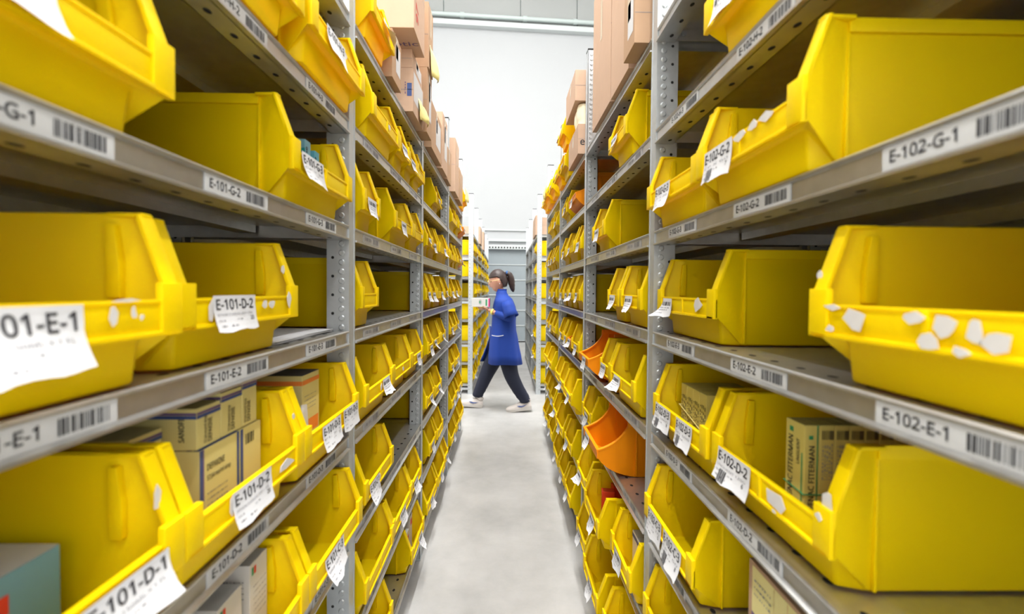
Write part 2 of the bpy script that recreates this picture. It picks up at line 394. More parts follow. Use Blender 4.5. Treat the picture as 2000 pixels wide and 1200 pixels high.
# ------------------------------------------------------------------ picking bins
BIN_H = 0.198
def tub_mesh(W, Dp, H=BIN_H):
    """open-fronted stacking bin, front at x=0 facing -x, width along y, base at z=0"""
    w2 = W / 2; wb = w2 - 0.016; wq = wb - 0.005; wf = w2 - 0.034 if W > 0.2 else w2 - 0.024; sx = 0.064
    bm = bmesh.new()
    def V(x, y, z): return bm.verts.new((x, y, z))
    S = {}
    for sg in (-1, 1):
        S[sg] = dict(P1=V(sx, sg * wq, 0.0), P2=V(sx, sg * wb, H), B1=V(Dp, sg * wq, 0.0), B2=V(Dp + 0.004, sg * wb, H),
                     T1=V(0.030, sg * (w2 - 0.003), H), F1=V(0.002, sg * w2, 0.118), F0=V(0.002, sg * w2, 0.060),
                     G1=V(0.022, sg * (wf + 0.003), 0.060), G0=V(0.028, sg * wf, 0.0), Fi=V(0.002, sg * (w2 - 0.0), 0.096))
    for sg in (-1, 1):
        q = S[sg]
        fs = [(q['P1'], q['B1'], q['B2'], q['P2']), (q['P1'], q['P2'], q['T1']), (q['P1'], q['T1'], q['F1'], q['Fi'], q['F0']),
              (q['P1'], q['F0'], q['G1']), (q['P1'], q['G1'], q['G0'])]
        for f in fs: bm.faces.new(f if sg > 0 else f[::-1])
    a, b_ = S[-1], S[1]
    bm.faces.new((a['B1'], b_['B1'], b_['B2'], a['B2']))
    bm.faces.new((a['G0'], b_['G0'], b_['G1'], a['G1']))
    bm.faces.new((a['G1'], b_['G1'], b_['F0'], a['F0']))
    bm.faces.new((a['G0'], a['P1'], a['B1'], b_['B1'], b_['P1'], b_['G0']))
    bmesh.ops.recalc_face_normals(bm, faces=bm.faces)
    es = [e for e in bm.edges if len(e.link_faces) == 2 and e.calc_face_angle() > 0.15]
    bmesh.ops.bevel(bm, geom=es, offset=0.005, segments=2, affect='EDGES', profile=0.5, clamp_overlap=True)
    me = D.meshes.new('tub'); bm.to_mesh(me); bm.free(); me.materials.append(M['yellow'])
    me = bake(me, [('SOLIDIFY', dict(thickness=0.0032, offset=-1.0, use_even_offset=True))])
    # rim band round the top and stiffening ribs
    r_ = MB(['yellow'])
    z0, z1 = H - 0.017, H + 0.002
    for sg in (-1, 1):
        y = sg * wb
        r_.box(sx + 0.002, Dp + 0.008, min(y, y + sg * 0.005), max(y, y + sg * 0.005), z0, z1, 'yellow')
        r_.prism([(0.066, 0.004), (0.070, 0.004), (0.070, H - 0.016), (0.066, H - 0.016)], min(y - sg * 0.004, y + sg * 0.0016), max(y - sg * 0.004, y + sg * 0.0016), 'yellow')
        yi = sg * (wb - 0.010)
        # inner stepped rib beside the front opening
        r_.prism([(0.050, 0.10), (0.066, 0.10), (0.066, H - 0.012), (0.056, H - 0.012), (0.050, 0.14)], min(yi, yi + sg * 0.009), max(yi, yi + sg * 0.009), 'yellow')
    r_.box(Dp - 0.001, Dp + 0.009, -wb - 0.005, wb + 0.005, z0, z1, 'yellow')
    rm = r_.mesh('rim', bevel=0.0015)
    bm = bmesh.new(); bm.from_mesh(me); bm.from_mesh(rm); bm.to_mesh(me); bm.free()
    me.shade_smooth(); me.set_sharp_from_angle(angle=R(38))
    return me
def rim_mesh(W, H=BIN_H):
    """front label rail with end columns and the sloping side flanges"""
    w2 = W / 2; m_ = MB(['yellow']); cw = 0.032 if W > 0.2 else 0.02
    m_.box(-0.001, 0.0035, -w2, w2, 0.058, 0.097, 'yellow')
    m_.box(-0.005, 0.004, -w2 + 0.004, w2 - 0.004, 0.056, 0.062, 'yellow')
    m_.box(-0.003, 0.006, -w2 + 0.002, w2 - 0.002, 0.093, 0.098, 'yellow')
    for sg in (-1, 1):
        a, b_ = sorted((sg * w2, sg * (w2 - cw)))
        m_.box(-0.005, 0.004, a, b_, 0.056, 0.118, 'yellow')
        a, b_ = sorted((sg * (w2 - 0.001), sg * (w2 - 0.022)))
        m_.prism([(0.000, 0.116), (0.030, H + 0.001), (0.036, H + 0.001), (0.006, 0.112)], a, b_, 'yellow')
        a, b_ = sorted((sg * (w2 - 0.005), sg * (w2 - 0.020)))
        m_.prism([(0.028, H - 0.003), (0.028, H + 0.002), (0.07, H + 0.002), (0.07, H - 0.003)], a, b_, 'yellow')
    if W > 0.28:
        m_.box(-0.004, 0.003, -0.004, 0.004, 0.058, 0.096, 'yellow')
    return m_.mesh('front_rim', bevel=0.0012, smooth=40)
def scoop_mesh(W, Dp, H=0.205):
    """orange scoop bin: curved sides dipping to a low front lip"""
    w2 = W / 2
    def arc(p0, p1, p2, n=10): return [((1 - t) ** 2 * p0[0] + 2 * t * (1 - t) * p1[0] + t * t * p2[0], (1 - t) ** 2 * p0[1] + 2 * t * (1 - t) * p1[1] + t * t * p2[1]) for t in [i / n for i in range(n + 1)]]
    up = arc((0.115, H), (0.092, 0.125), (0.0, 0.098)); lo = arc((0.0, 0.070), (0.038, 0.012), (0.135, 0.0))
    out = [(Dp, H)] + up + lo + [(Dp, 0.0)]
    m_ = MB(['orange'])
    for sg in (-1, 1):
        y = sg * w2
        m_.poly([(x, y - sg * 0.012 * (1 - z / H), z) for x, z in out], 'orange')
    def yy(z): return w2 - 0.012 * (1 - z / H)
    path = [(0.0, 0.098)] + lo + [(Dp, 0.0), (Dp, H)]
    for (xa, za), (xb, zb) in zip(path[:-1], path[1:]):
        m_.quad((xa, -yy(za), za), (xa, yy(za), za), (xb, yy(zb), zb), (xb, -yy(zb), zb), 'orange')
    me = m_.mesh('tub', recalc=False)
    bm = bmesh.new(); bm.from_mesh(me); bmesh.ops.remove_doubles(bm, verts=bm.verts, dist=0.0004); bmesh.ops.recalc_face_normals(bm, faces=bm.faces); bm.to_mesh(me); bm.free()
    me = bake(me, [('SOLIDIFY', dict(thickness=0.0035, offset=0.0))])
    r_ = MB(['orange'])
    for sg in (-1, 1):
        a, b_ = sorted((sg * (w2 + 0.004), sg * (w2 - 0.004)))
        r_.box(0.105, Dp + 0.004, a, b_, H - 0.018, H + 0.003, 'orange')
        a, b_ = sorted((sg * (w2 + 0.001), sg * (w2 - 0.008))); r_.box(0.135, 0.142, a, b_, 0.006, H - 0.02, 'orange')
    r_.box(Dp - 0.004, Dp + 0.004, -w2 - 0.004, w2 + 0.004, H - 0.018, H + 0.003, 'orange')
    rm = r_.mesh('r', bevel=0.0015); bm = bmesh.new(); bm.from_mesh(me); bm.from_mesh(rm); bm.to_mesh(me); bm.free()
    me.shade_smooth(); me.set_sharp_from_angle(angle=R(38)); 
    fr = MB(['orange'])
    for (xa, za), (xb, zb) in zip(up[:-1], up[1:]):
        for sg in (-1, 1):
            a, b_ = sorted((sg * (yy(za) + 0.003), sg * (yy(za) - 0.012)))
            fr.prism([(xa, za - 0.002), (xb, zb - 0.002), (xb, zb + 0.003), (xa, za + 0.003)], a, b_, 'orange')
    fr.box(-0.006, 0.006, -yy(0.09), yy(0.09), 0.090, 0.100, 'orange'); fr.box(-0.004, 0.002, -yy(0.08), yy(0.08), 0.066, 0.092, 'orange')
    return me, fr.mesh('front_rim')
MESHC = {}
def bin_meshes(kind, W):
    k = (kind, W)
    if k not in MESHC:
        MESHC[k] = (tub_mesh(W, 0.44), rim_mesh(W)) if kind == 'y' else scoop_mesh(W, 0.44)
    return MESHC[k]
def curl(amt, skew, W, Ht, roll=0.0):
    def f(p):                                            # p local: x depth, y, z with top at 0
        t = max(0.0, -p.z / Ht); k = p.y / W
        x = p.x - amt * t * t * (1 + skew * k) - 0.002 * math.sin(6 * k + 1) * t
        return Vector((x, p.y + 0.02 * skew * amt * t, p.z + 0.35 * amt * t * t))
    return f
TAGC = {}
def tag_mesh(W, Ht, title=None, sub=None, num=None, amt=0.012, skew=0.4, bars=False, ragged=0):
    key = (W, Ht, title, sub, num, amt, skew, bars, ragged)
    if key in TAGC: return TAGC[key]
    m_ = MB(['paper', 'ink', 'grey_ink']); fn = curl(amt, skew, W, Ht); n, k = 8, 8; vs = []; rg = random.Random(ragged)
    for j in range(k + 1):
        for i in range(n + 1):
            y = -W / 2 + W * i / n; z = -Ht * j / k
            if ragged:
                if j == k: z += 0.002 * math.sin(i * 1.3 + ragged) + rg.uniform(-0.0008, 0.0008)
                if i in (0, n): y += rg.uniform(-0.0006, 0.0006)
            vs.append(fn(Vector((0, y, z))))
    m_.add(vs, [(j * (n + 1) + i, j * (n + 1) + i + 1, (j + 1) * (n + 1) + i + 1, (j + 1) * (n + 1) + i) for j in range(k) for i in range(n)], 'paper')
    ex, ey = (0, -1, 0), (0, 0, 1); off = -0.0007; st = W / 2
    def P(a, b_): return (off, st - a, -b_)
    if title:
        put_text(m_, title, P(W * 0.05, Ht * 0.37), ex, ey, Ht * 0.27, 'ink', width=W * 0.88, fn=fn, bold=0.016)
        put_text(m_, sub or 'SIROP 150ML X 1 FL', P(W * 0.05, Ht * 0.55), ex, ey, Ht * 0.07, 'grey_ink', width=W * 0.85, fn=fn, bold=0.0)
        put_bars(m_, P(W * 0.06, Ht * 0.70), ex, ey, W * 0.12, Ht * 0.04, 'grey_ink', 9, 2, fn); put_bars(m_, P(W * 0.45, Ht * 0.68), ex, ey, W * 0.16, Ht * 0.035, 'grey_ink', 9, 4, fn)
        put_bars(m_, P(W * 0.08, Ht * 0.86), ex, ey, W * 0.10, Ht * 0.05, 'grey_ink', 7, 8, fn); put_bars(m_, P(W * 0.28, Ht * 0.86), ex, ey, W * 0.15, Ht * 0.05, 'grey_ink', 9, 9, fn)
        if num: put_text(m_, num, P(W * 0.82, Ht * 0.72), ex, ey, Ht * 0.12, 'ink', fn=fn)
        if bars: put_bars(m_, P(W * 0.18, Ht * 0.98), ex, ey, W * 0.2, Ht * 0.38, 'ink', 18, 6, fn)
    else:
        put_bars(m_, P(W * 0.08, Ht * 0.36), ex, ey, W * 0.8, Ht * 0.2, 'ink', 22, 11 + ragged, fn)
        for q, z in enumerate((0.5, 0.62, 0.8)): put_bars(m_, P(W * 0.08, Ht * z), ex, ey, W * (0.8 - 0.15 * q), Ht * 0.05, 'grey_ink', 26, 3 + q, fn)
    TAGC[key] = m_.mesh('paper_tag', recalc=False)
    return TAGC[key]
SCRC = {}
def scrap_mesh(w_, h, seed):
    k = (w_, h, seed)
    if k not in SCRC:
        rg = random.Random(seed); n = rg.choice((5, 6, 7, 8)); a0 = rg.uniform(0.5, 1.0)
        c = [(0.0, w_ * 0.62 * math.cos(2 * math.pi * i / n + a0) * rg.uniform(0.5, 1.2), h * 0.62 * math.sin(2 * math.pi * i / n + a0) * rg.uniform(0.5, 1.2)) for i in range(n)]
        m_ = MB([]); m_.poly(c, 'scrap'); m_.poly([(0.0007, y, z) for _, y, z in c], 'scrap')
        m_.add([(x, y, z) for x, y, z in c] + [(0.0007, y, z) for _, y, z in c], [(i, (i + 1) % n, (i + 1) % n + n, i + n) for i in range(n)], 'scrap')
        SCRC[k] = m_.mesh('label_residue')
    return SCRC[k]
BINS = []
def bin_(s, lv, y0, W, X, label, kind='y', tags=(), scraps=(), group=None, rz=0.0, dz=0.0):
    """s side, y0 near edge along the aisle, X front lip distance from the aisle centre; tags (Y centre, mesh, z top)"""
    yc = y0 + W / 2
    e = empty('picking_bin', (s * X, yc, LV[lv] + 0.0026 + dz), (0 if s > 0 else math.pi) + rz)
    tag(e, label, 'bin', group or 'picking bins on the racks')
    a, b_ = bin_meshes(kind, W)
    link('tub', a, e); link('front_rim', b_, e)
    for (ty, me, zt) in tags:
        o = link('paper_tag', me, e); o.location = (-0.0062, (ty - yc) * s, zt)
    for (ty, z, sw, sh, sd, *xo) in scraps:
        o = link('label_residue', scrap_mesh(sw, sh, sd), e); o.location = (-0.0060 if not xo else xo[0], (ty - yc) * s, z)
    BINS.append((s, lv, y0, W, X)); return e
RK = {-1: 'E-101', 1: 'E-102'}
L_ = 0.325
# --- rack E-101, bay beside the camera
T_D2 = tag_mesh(0.106, 0.056, 'E-101-D-2', 'DEPAKINE 57,64MG/ML SIROP X 150ML', '20', 0.010, 0.3, False, 3)
bin_(-1, 'G', 0.225, L_, 0.405, 'yellow bin with a blank white tag above shelf label E-101-G-1', tags=[(0.355, tag_mesh(0.10, 0.060, None, None, None, 0.02, 0.2, False, 9), 0.102)])
bin_(-1, 'G', 0.850, L_, 0.405, 'yellow bin tagged E-101-G-3 holding two slim blue packets', tags=[(0.935, tag_mesh(0.104, 0.06, 'E-101-G-3', 'CP X 30', None, 0.014, 0.5, False, 5), 0.100)])
bin_(-1, 'H', 0.53, L_, 0.385, 'yellow bin without a tag on the seventh shelf of rack E-101')
bin_(-1, 'H', 0.874, L_, 0.38, 'yellow bin tagged E-101-H-3 jutting over the seventh shelf edge', tags=[(0.995, tag_mesh(0.104, 0.06, 'E-101-H-3', 'CP FILM X 28', None, 0.012, 0.4, False, 6), 0.100)],
     scraps=[(1.05, 0.088, 0.02, 0.02, 4)])
bin_(-1, 'E', 0.228, L_, 0.400, 'yellow bin with a creased white tag above shelf label E-101-E-1', tags=[(0.368, tag_mesh(0.108, 0.066, 'E-101-E-1', None, None, 0.022, 0.6, False, 8), 0.096)],
     scraps=[(0.455, 0.083, 0.010, 0.018, 3), (0.480, 0.084, 0.006, 0.012, 5), (0.47, 0.0985, 0.03, 0.004, 6), (0.49, 0.08, 0.005, 0.008, 8)])
bin_(-1, 'E', 0.572, L_, 0.418, 'yellow bin tagged E-101-D-2 standing above shelf label E-101-E-2', tags=[(0.688, T_D2, 0.101)],
     scraps=[(0.795, 0.084, 0.02, 0.018, 7), (0.772, 0.086, 0.016, 0.012, 9), (0.632, 0.078, 0.012, 0.03, 10), (0.858, 0.090, 0.018, 0.022, 12), (0.868, 0.148, 0.014, 0.016, 14, 0.010)])
bin_(-1, 'D', 0.222, L_, 0.395, 'nearly empty yellow bin holding a light blue carton, lowest label E-101-D-1', tags=[(0.465, tag_mesh(0.108, 0.056, 'E-101-D-1', None, None, 0.016, -0.5, False, 10), 0.094)],
     scraps=[(0.40, 0.080, 0.03, 0.02, 15), (0.523, 0.150, 0.012, 0.024, 16, 0.010)])
bin_(-1, 'D', 0.549, L_, 0.395, 'yellow bin tagged E-101-D-2 packed with cream medicine cartons', tags=[(0.693, T_D2, 0.099)],
     scraps=[(0.80, 0.080, 0.05, 0.018, 18), (0.640, 0.080, 0.012, 0.03, 19), (0.860, 0.150, 0.010, 0.010, 20, 0.010)])
bin_(-1, 'D', 0.876, L_, 0.395, 'yellow bin with two E-101-D-3 tags and an orange-striped carton',
     tags=[(1.01, tag_mesh(0.106, 0.058, 'E-101-D-3', 'FL X 1', '17', 0.010, 0.3, False, 21), 0.097), (1.135, tag_mesh(0.106, 0.058, 'E-101-D-3', 'FL X 10', None, 0.006, -0.2, False, 22), 0.100)],
     scraps=[(0.90, 0.150, 0.008, 0.010, 20, 0.010)])
bin_(-1, 'C', 0.545, L_, 0.385, 'yellow bin with white cartons below the shelf label E-101-D-2')
bin_(-1, 'C', 0.875, L_, 0.385, 'empty yellow bin with a torn tag below shelf label E-101-D-3', tags=[(1.00, tag_mesh(0.11, 0.062, 'E-101-C-3', None, None, 0.020, 0.9, False, 23), 0.097)])
# --- rack E-102, bay beside the camera
bin_(1, 'G', 0.585, L_, 0.393, 'yellow bin tagged E-102-G-2 seen side-on above label E-102-G-1', tags=[(0.815, tag_mesh(0.104, 0.064, 'E-102-G-2', 'CP X 60', '7', 0.008, 0.2, True, 24), 0.098)],
     scraps=[(0.74, 0.090, 0.03, 0.016, 25), (0.70, 0.092, 0.025, 0.014, 26), (0.665, 0.094, 0.03, 0.012, 27)])
bin_(1, 'G', 0.917, L_, 0.398, 'yellow bin tagged E-102-G beside the post, above label E-102-G-3', tags=[(1.115, tag_mesh(0.10, 0.064, 'E-102-G-3', 'CP X 20', None, 0.012, -0.4, False, 28), 0.098)])
bin_(1, 'H', 0.565, L_, 0.395, 'yellow bin with a white tag above shelf label E-102-H-2', tags=[(0.80, tag_mesh(0.09, 0.06, None, None, None, 0.012, 0.3, False, 29), 0.10)])
bin_(1, 'E', 0.262, L_, 0.410, 'yellow bin spotted with many torn label scraps, above label E-102-E-1',
     scraps=[(0.505, 0.084, 0.030, 0.022, 30), (0.545, 0.095, 0.028, 0.006, 31), (0.545, 0.068, 0.016, 0.010, 32), (0.435, 0.089, 0.020, 0.010, 33), (0.402, 0.082, 0.018, 0.022, 34),
             (0.418, 0.066, 0.018, 0.014, 35), (0.376, 0.080, 0.016, 0.026, 36), (0.388, 0.062, 0.014, 0.008, 37), (0.583, 0.136, 0.010, 0.014, 38, 0.006), (0.36, 0.075, 0.02, 0.02, 39)])
bin_(1, 'E', 0.900, 0.336, 0.430, 'yellow bin with a rolled-up paper tag above shelf label E-102-E-3', tags=[(1.155, tag_mesh(0.06, 0.055, None, None, None, 0.024, 1.4, False, 40), 0.094)],
     scraps=[(0.97, 0.082, 0.03, 0.026, 41)])
bin_(1, 'D', 0.552, L_, 0.420, 'yellow bin tagged E-102-D-2 holding ointment cartons, torn white scraps', tags=[(0.79, tag_mesh(0.112, 0.062, 'E-102-D-2', 'UNGUENT 120G', '6', 0.012, 0.4, True, 42), 0.101)],
     scraps=[(0.660, 0.078, 0.055, 0.024, 43), (0.565, 0.125, 0.020, 0.030, 44, 0.000), (0.573, 0.103, 0.010, 0.010, 45), (0.668, 0.061, 0.01, 0.006, 46)])
bin_(1, 'D', 0.890, L_, 0.415, 'yellow bin with two tags holding gel cartons, above label E-102-D-3',
     tags=[(1.135, tag_mesh(0.106, 0.062, 'E-102-D-3', 'GEL 100G', '9', 0.010, 0.3, True, 47), 0.100), (1.00, tag_mesh(0.09, 0.062, 'E-102-D-3', 'GEL 50G', None, 0.010, -0.4, True, 48), 0.100)])
bin_(1, 'C', 0.912, 0.318, 0.400, 'yellow bin with two curling tags below shelf label E-102-D-2',
     tags=[(1.14, tag_mesh(0.10, 0.066, 'E-102-C-3', 'CP X 10', '5', 0.008, 0.2, False, 49), 0.099), (1.02, tag_mesh(0.11, 0.072, 'E-102-C-3', 'CP X 50', '8', 0.014, -0.6, True, 50), 0.100)])
bin_(1, 'B', 0.905, L_, 0.400, 'lowest yellow bin in the E-102 bay nearest the camera', tags=[(1.09, tag_mesh(0.11, 0.068, 'E-102-B-3', 'FI X 5', None, 0.016, 0.5, True, 51), 0.098)])

# --- the other bays: (level, [(near edge, width, lip X, kind)...])
FT = [tag_mesh(0.085, 0.058, None, None, None, a, k, False, r_) for a, k, r_ in ((0.010, 0.3, 61), (0.018, -0.5, 62), (0.026, 0.8, 63), (0.012, -0.2, 64))]
Lw, Mw, Sw = 0.325, 0.245, 0.165
BAYS = {
 (-1, 1): {'J': [(1.29, Mw, .385)], 'H': [(1.31, Lw, .39), (1.66, Sw, .395), (1.85, Sw, .40), (2.03, Sw, .40)],
           'G': [(1.275, Sw, .405), (1.635, Lw, .405), (1.965, 0.235, .405)], 'E': [(1.275, Sw, .41)],
           'D': [(1.275, Lw, .40), (1.61, Lw, .405), (1.94, 0.265, .405)], 'C': [(1.275, Lw, .40)],
           'B': [(1.265, Lw, .395), (1.60, Lw, .40), (1.93, Mw, .405)], 'A': [(1.275, Lw, .40), (1.90, 0.30, .395)]},
 (-1, 2): {'H': [(2.62, Mw, .41)], 'G': [(2.30, Sw, .405), (2.48, Mw, .41), (2.74, Lw, .40), (3.07, Sw, .405)], 'E': [(2.30, Sw, .41), (2.48, Sw, .41), (2.67, Lw, .41), (3.0, Mw, .41)],
           'D': [(2.32, Sw, .40), (2.50, Lw, .41), (2.84, Mw, .41)], 'C': [(2.31, Mw, .405), (2.57, Mw, .40)],
           'B': [(2.40, Mw, .405), (2.66, Mw, .40)], 'A': [(2.32, Lw, .40), (2.66, Lw, .395), (3.0, Sw, .40)]},
 (-1, 3): {'J': [(4.02, Mw, .37)], 'H': [(3.36, Lw, .40), (3.70, Mw, .39), (3.96, Mw, .38, 'o')], 'G': [(3.35, Mw, .41), (3.61, Sw, .405), (3.79, Mw, .40), (4.05, Sw, .40, 'o')],
           'E': [(3.35, Mw, .41), (3.61, Lw, .41), (3.95, Mw, .41)], 'D': [(3.36, Sw, .41), (3.54, Mw, .41), (3.80, Sw, .41)], 'C': [(3.36, Mw, .405), (3.62, Lw, .40)],
           'B': [(3.36, Lw, .40), (3.70, Sw, .40), (3.88, Lw, .40)], 'A': [(3.36, Lw, .40), (3.70, Mw, .395), (3.96, Lw, .395)]},
 (1, 1): {'H': [(1.44, Mw, .39)], 'G': [(1.79, Mw, .40)], 'E': [(1.31, Mw, .405), (1.57, Sw, .405)],
          'D': [(1.345, Lw, .40), (1.69, Sw, .405), (1.90, Mw, .365, 'o')], 'C': [(1.60, 0.29, .345, 'o'), (2.0, Mw, .40)],
          'B': [(1.31, Mw, .385), (1.60, 0.29, .35), (1.95, Mw, .37)], 'A': [(1.31, Mw, .36), (1.60, 0.29, .35), (1.95, Mw, .37)]},
 (1, 2): {'H': [(2.50, Lw, .40, 'o'), (2.90, Mw, .40)], 'G': [(2.38, Sw, .405), (2.58, Lw, .40), (2.93, Mw, .40)],
          'E': [(2.38, Mw, .405), (2.64, Sw, .405), (2.83, Mw, .405), (3.10, Sw, .405)], 'D': [(2.38, Mw, .40), (2.64, Sw, .40, 'o'), (2.82, Sw, .40), (3.00, Mw, .40)],
          'C': [(2.38, Lw, .365), (2.72, Mw, .37), (2.98, Mw, .375)], 'B': [(2.40, Mw, .37), (2.70, Lw, .36), (3.05, Mw, .37)], 'A': [(2.40, Mw, .37), (2.68, Mw, .37), (2.96, Lw, .37)]},
 (1, 3): {'J': [(3.46, Mw, .36), (3.75, Lw, .35), (4.10, Mw, .36)], 'H': [(3.46, Mw, .40), (3.72, Lw, .39)], 'G': [(3.46, Mw, .40), (3.72, Sw, .40), (3.90, Mw, .40), (4.16, Sw, .40)],
          'E': [(3.46, Lw, .405), (3.80, Mw, .40)], 'D': [(3.46, Mw, .40), (3.72, Mw, .40), (3.98, Mw, .40)], 'C': [(3.46, Lw, .37), (3.80, Lw, .37)],
          'B': [(3.46, Mw, .39), (3.72, Mw, .39), (3.98, Mw, .39)], 'A': [(3.46, Lw, .385), (3.80, Mw, .385), (4.06, Mw, .385)]},
}
for y0, X, dz, lab in ((2.83, .375, 0, 'lowest yellow bin of the stack on the top shelf of rack E-102'), (3.09, .365, 0, 'yellow bin beside the stacked bins on the top shelf of rack E-102'),
                       (2.84, .36, .203, 'yellow bin on top of the stack on the top shelf of rack E-102')):
    bin_(1, 'J', y0, Mw, X, lab, 'y', [(y0 + 0.13, FT[1], 0.096)], dz=dz)
WN = {0.325: 'wide', 0.245: 'medium-width', 0.165: 'narrow', 0.29: 'wide', 0.30: 'wide', 0.265: 'medium-width', 0.235: 'medium-width'}
ON = ['first', 'second', 'third', 'fourth', 'fifth', 'sixth']
BN = ['first', 'second', 'third', 'last']
rg = random.Random(5)
for (s, bay), lvs in BAYS.items():
    for lv, lst in lvs.items():
        for i, it in enumerate(lst):
            y0, W, X = it[:3]; kd = it[3] if len(it) > 3 else 'y'
            colr = 'orange scoop bin' if kd == 'o' else 'yellow bin'
            pos = 'only bin on' if len(lst) == 1 else ON[i] + ' bin along'
            lab = '%s %s, %s the %s shelf, %s bay of rack %s' % (WN[W], colr, pos, LN[lv], BN[bay], RK[s])
            tg = []
            if rg.random() < 0.85 and W > 0.1:
                me = FT[rg.randrange(4)]
                tg = [(y0 + W / 2 + rg.uniform(-0.25, 0.25) * (W - 0.1), me, 0.094 + rg.uniform(-0.004, 0.008))]
            if (s, bay, lv, i) == (-1, 1, 'C', 0):
                tg = [(1.36, tag_mesh(0.10, 0.066, 'E-101-C-1', 'CP X 24', '24', 0.016, 0.6, False, 52), 0.098)]
            sc = [(y0 + W * rg.uniform(0.3, 0.8), 0.08, 0.02, 0.02, rg.randrange(60))] if rg.random() < 0.3 and W > 0.2 else []
            bin_(s, lv, y0, W, X, lab, kd, tg, sc, rz=R(rg.uniform(-1.2, 1.2)) if bay > 1 else 0)
# --- far racks beyond the crossing aisle: one mesh per bin
def joined(kind, W):
    k = ('j', kind, W)
    if k not in MESHC:
        a, b_ = bin_meshes(kind, W); bm = bmesh.new(); bm.from_mesh(a); bm.from_mesh(b_); me = D.meshes.new('picking_bin'); bm.to_mesh(me); bm.free()
        me.materials.append(M['yellow' if kind == 'y' else 'orange']); MESHC[k] = me
    return MESHC[k]
def far_bin(s, lv, y0, W, X, lab, kd, tg):
    o = link('picking_bin', joined(kd, W)); o.location = (s * X, y0 + W / 2, LV[lv] + 0.0026); o.rotation_euler.z = 0 if s > 0 else math.pi
    tag(o, lab, 'bin', 'picking bins on the racks')
    if tg:
        t = link('paper_tag', FT[rg.randrange(4)], o); t.location = (-0.0062, rg.uniform(-0.03, 0.03), 0.096)
for bay in range(5):
    for lv in 'ABCDEGH':
        y = FLP[bay] + 0.03; i = 0
        while True:
            W = rg.choice((Lw, Mw, Mw, Lw, Mw)) if bay < 3 else Lw
            if y + W > FLP[bay + 1] - 0.03: break
            if i or rg.random() > 0.1:
                kd = 'o' if rg.random() < 0.04 else 'y'
                far_bin(-1, lv, y, W, 0.40 + rg.uniform(-0.015, 0.012), '%s bin number %s on the %s shelf, %s bay of the rack before the worker' % ('orange' if kd == 'o' else 'yellow', ['one', 'two', 'three', 'four', 'five'][i], LN[lv], ['first', 'second', 'third', 'fourth', 'fifth'][bay]), kd, bay < 3 and rg.random() < 0.8)
            y += W + rg.uniform(0.008, 0.03); i += 1
for lv, lst in {'B': [(5.90, Mw), (6.2, Mw)], 'C': [(5.90, Lw)], 'D': [(5.90, Mw), (6.16, Mw)], 'E': [(5.90, Mw)], 'G': [(5.92, Mw)], 'A': [(5.9, Mw)], 'H': [(5.90, Mw)]}.items():
    for i, (y0, W) in enumerate(lst):
        far_bin(1, lv, y0, W, 0.40, 'yellow bin, %s on the %s shelf of the nearly empty rack behind the worker' % (ON[i], LN[lv]), 'y', True)

# ------------------------------------------------------------------ cartons
def carton(name, s, X0, X1, y0, y1, z0, h, label, cat, m='white_box', group=None, deco=None, rz=0.0, bev=0.0012):
    """carton with its front face at distance X0 from the aisle centre; deco(mb, w, d, h) draws printing in local coords:
    local x = into the rack (front face x=0), local y = across (centre 0), z up"""
    Wy = y1 - y0; Dx = X1 - X0
    b0 = MB([m]); b0.box(0, Dx, -Wy / 2, Wy / 2, 0, h, m); me0 = b0.mesh(name, bevel=bev)
    m_ = MB([m])
    for p in me0.polygons: pass
    m_.v = [tuple(v.co) for v in me0.vertices]; m_.f = [tuple(p.vertices) for p in me0.polygons]; m_.m = [0] * len(m_.f)
    if deco: deco(m_, Wy, Dx, h)
    o = m_.build(name, None, recalc=False); o.location = (s * X0, (y0 + y1) / 2, z0); o.rotation_euler.z = (0 if s > 0 else math.pi) + rz
    return tag(o, label, cat, group)
E_ = 0.0005
def front(mb, y0, y1, z0, z1, m): mb.quad((-E_, y0, z0), (-E_, y1, z0), (-E_, y1, z1), (-E_, y0, z1), m)     # on the aisle face
def side(mb, sg, W, x0, x1, z0, z1, m):                                                                     # on an end face (sg*y)
    y = sg * (W / 2 + E_); mb.quad((x0, y, z0), (x1, y, z0), (x1, y, z1), (x0, y, z1), m)
def topf(mb, h, x0, x1, y0, y1, m): mb.quad((x0, y0, h + E_), (x1, y0, h + E_), (x1, y1, h + E_), (x0, y1, h + E_), m)
def ftext(mb, txt, y, z, h, m, width=None, vert=False):      # text on the aisle face, y = start (reader's left is +y)
    ex, ey = ((0, -1, 0), (0, 0, 1)) if not vert else ((0, 0, 1), (0, 1, 0))
    put_text(mb, txt, (-2 * E_, y, z), ex, ey, h, m, width)
def stext(mb, txt, sg, W, x, z, h, m, width=None, vert=False):
    y = sg * (W / 2 + 2 * E_); d = 1 if sg < 0 else -1
    ex, ey = ((d, 0, 0), (0, 0, 1)) if not vert else ((0, 0, 1), (-d, 0, 0))
    put_text(mb, txt, (x, y, z), ex, ey, h, m, width)
# which local end face looks at the camera: world -Y.  right rack: local -y ; left rack (turned round): local +y
def near_sg(s): return -1 if s > 0 else 1
FL = 0.0068
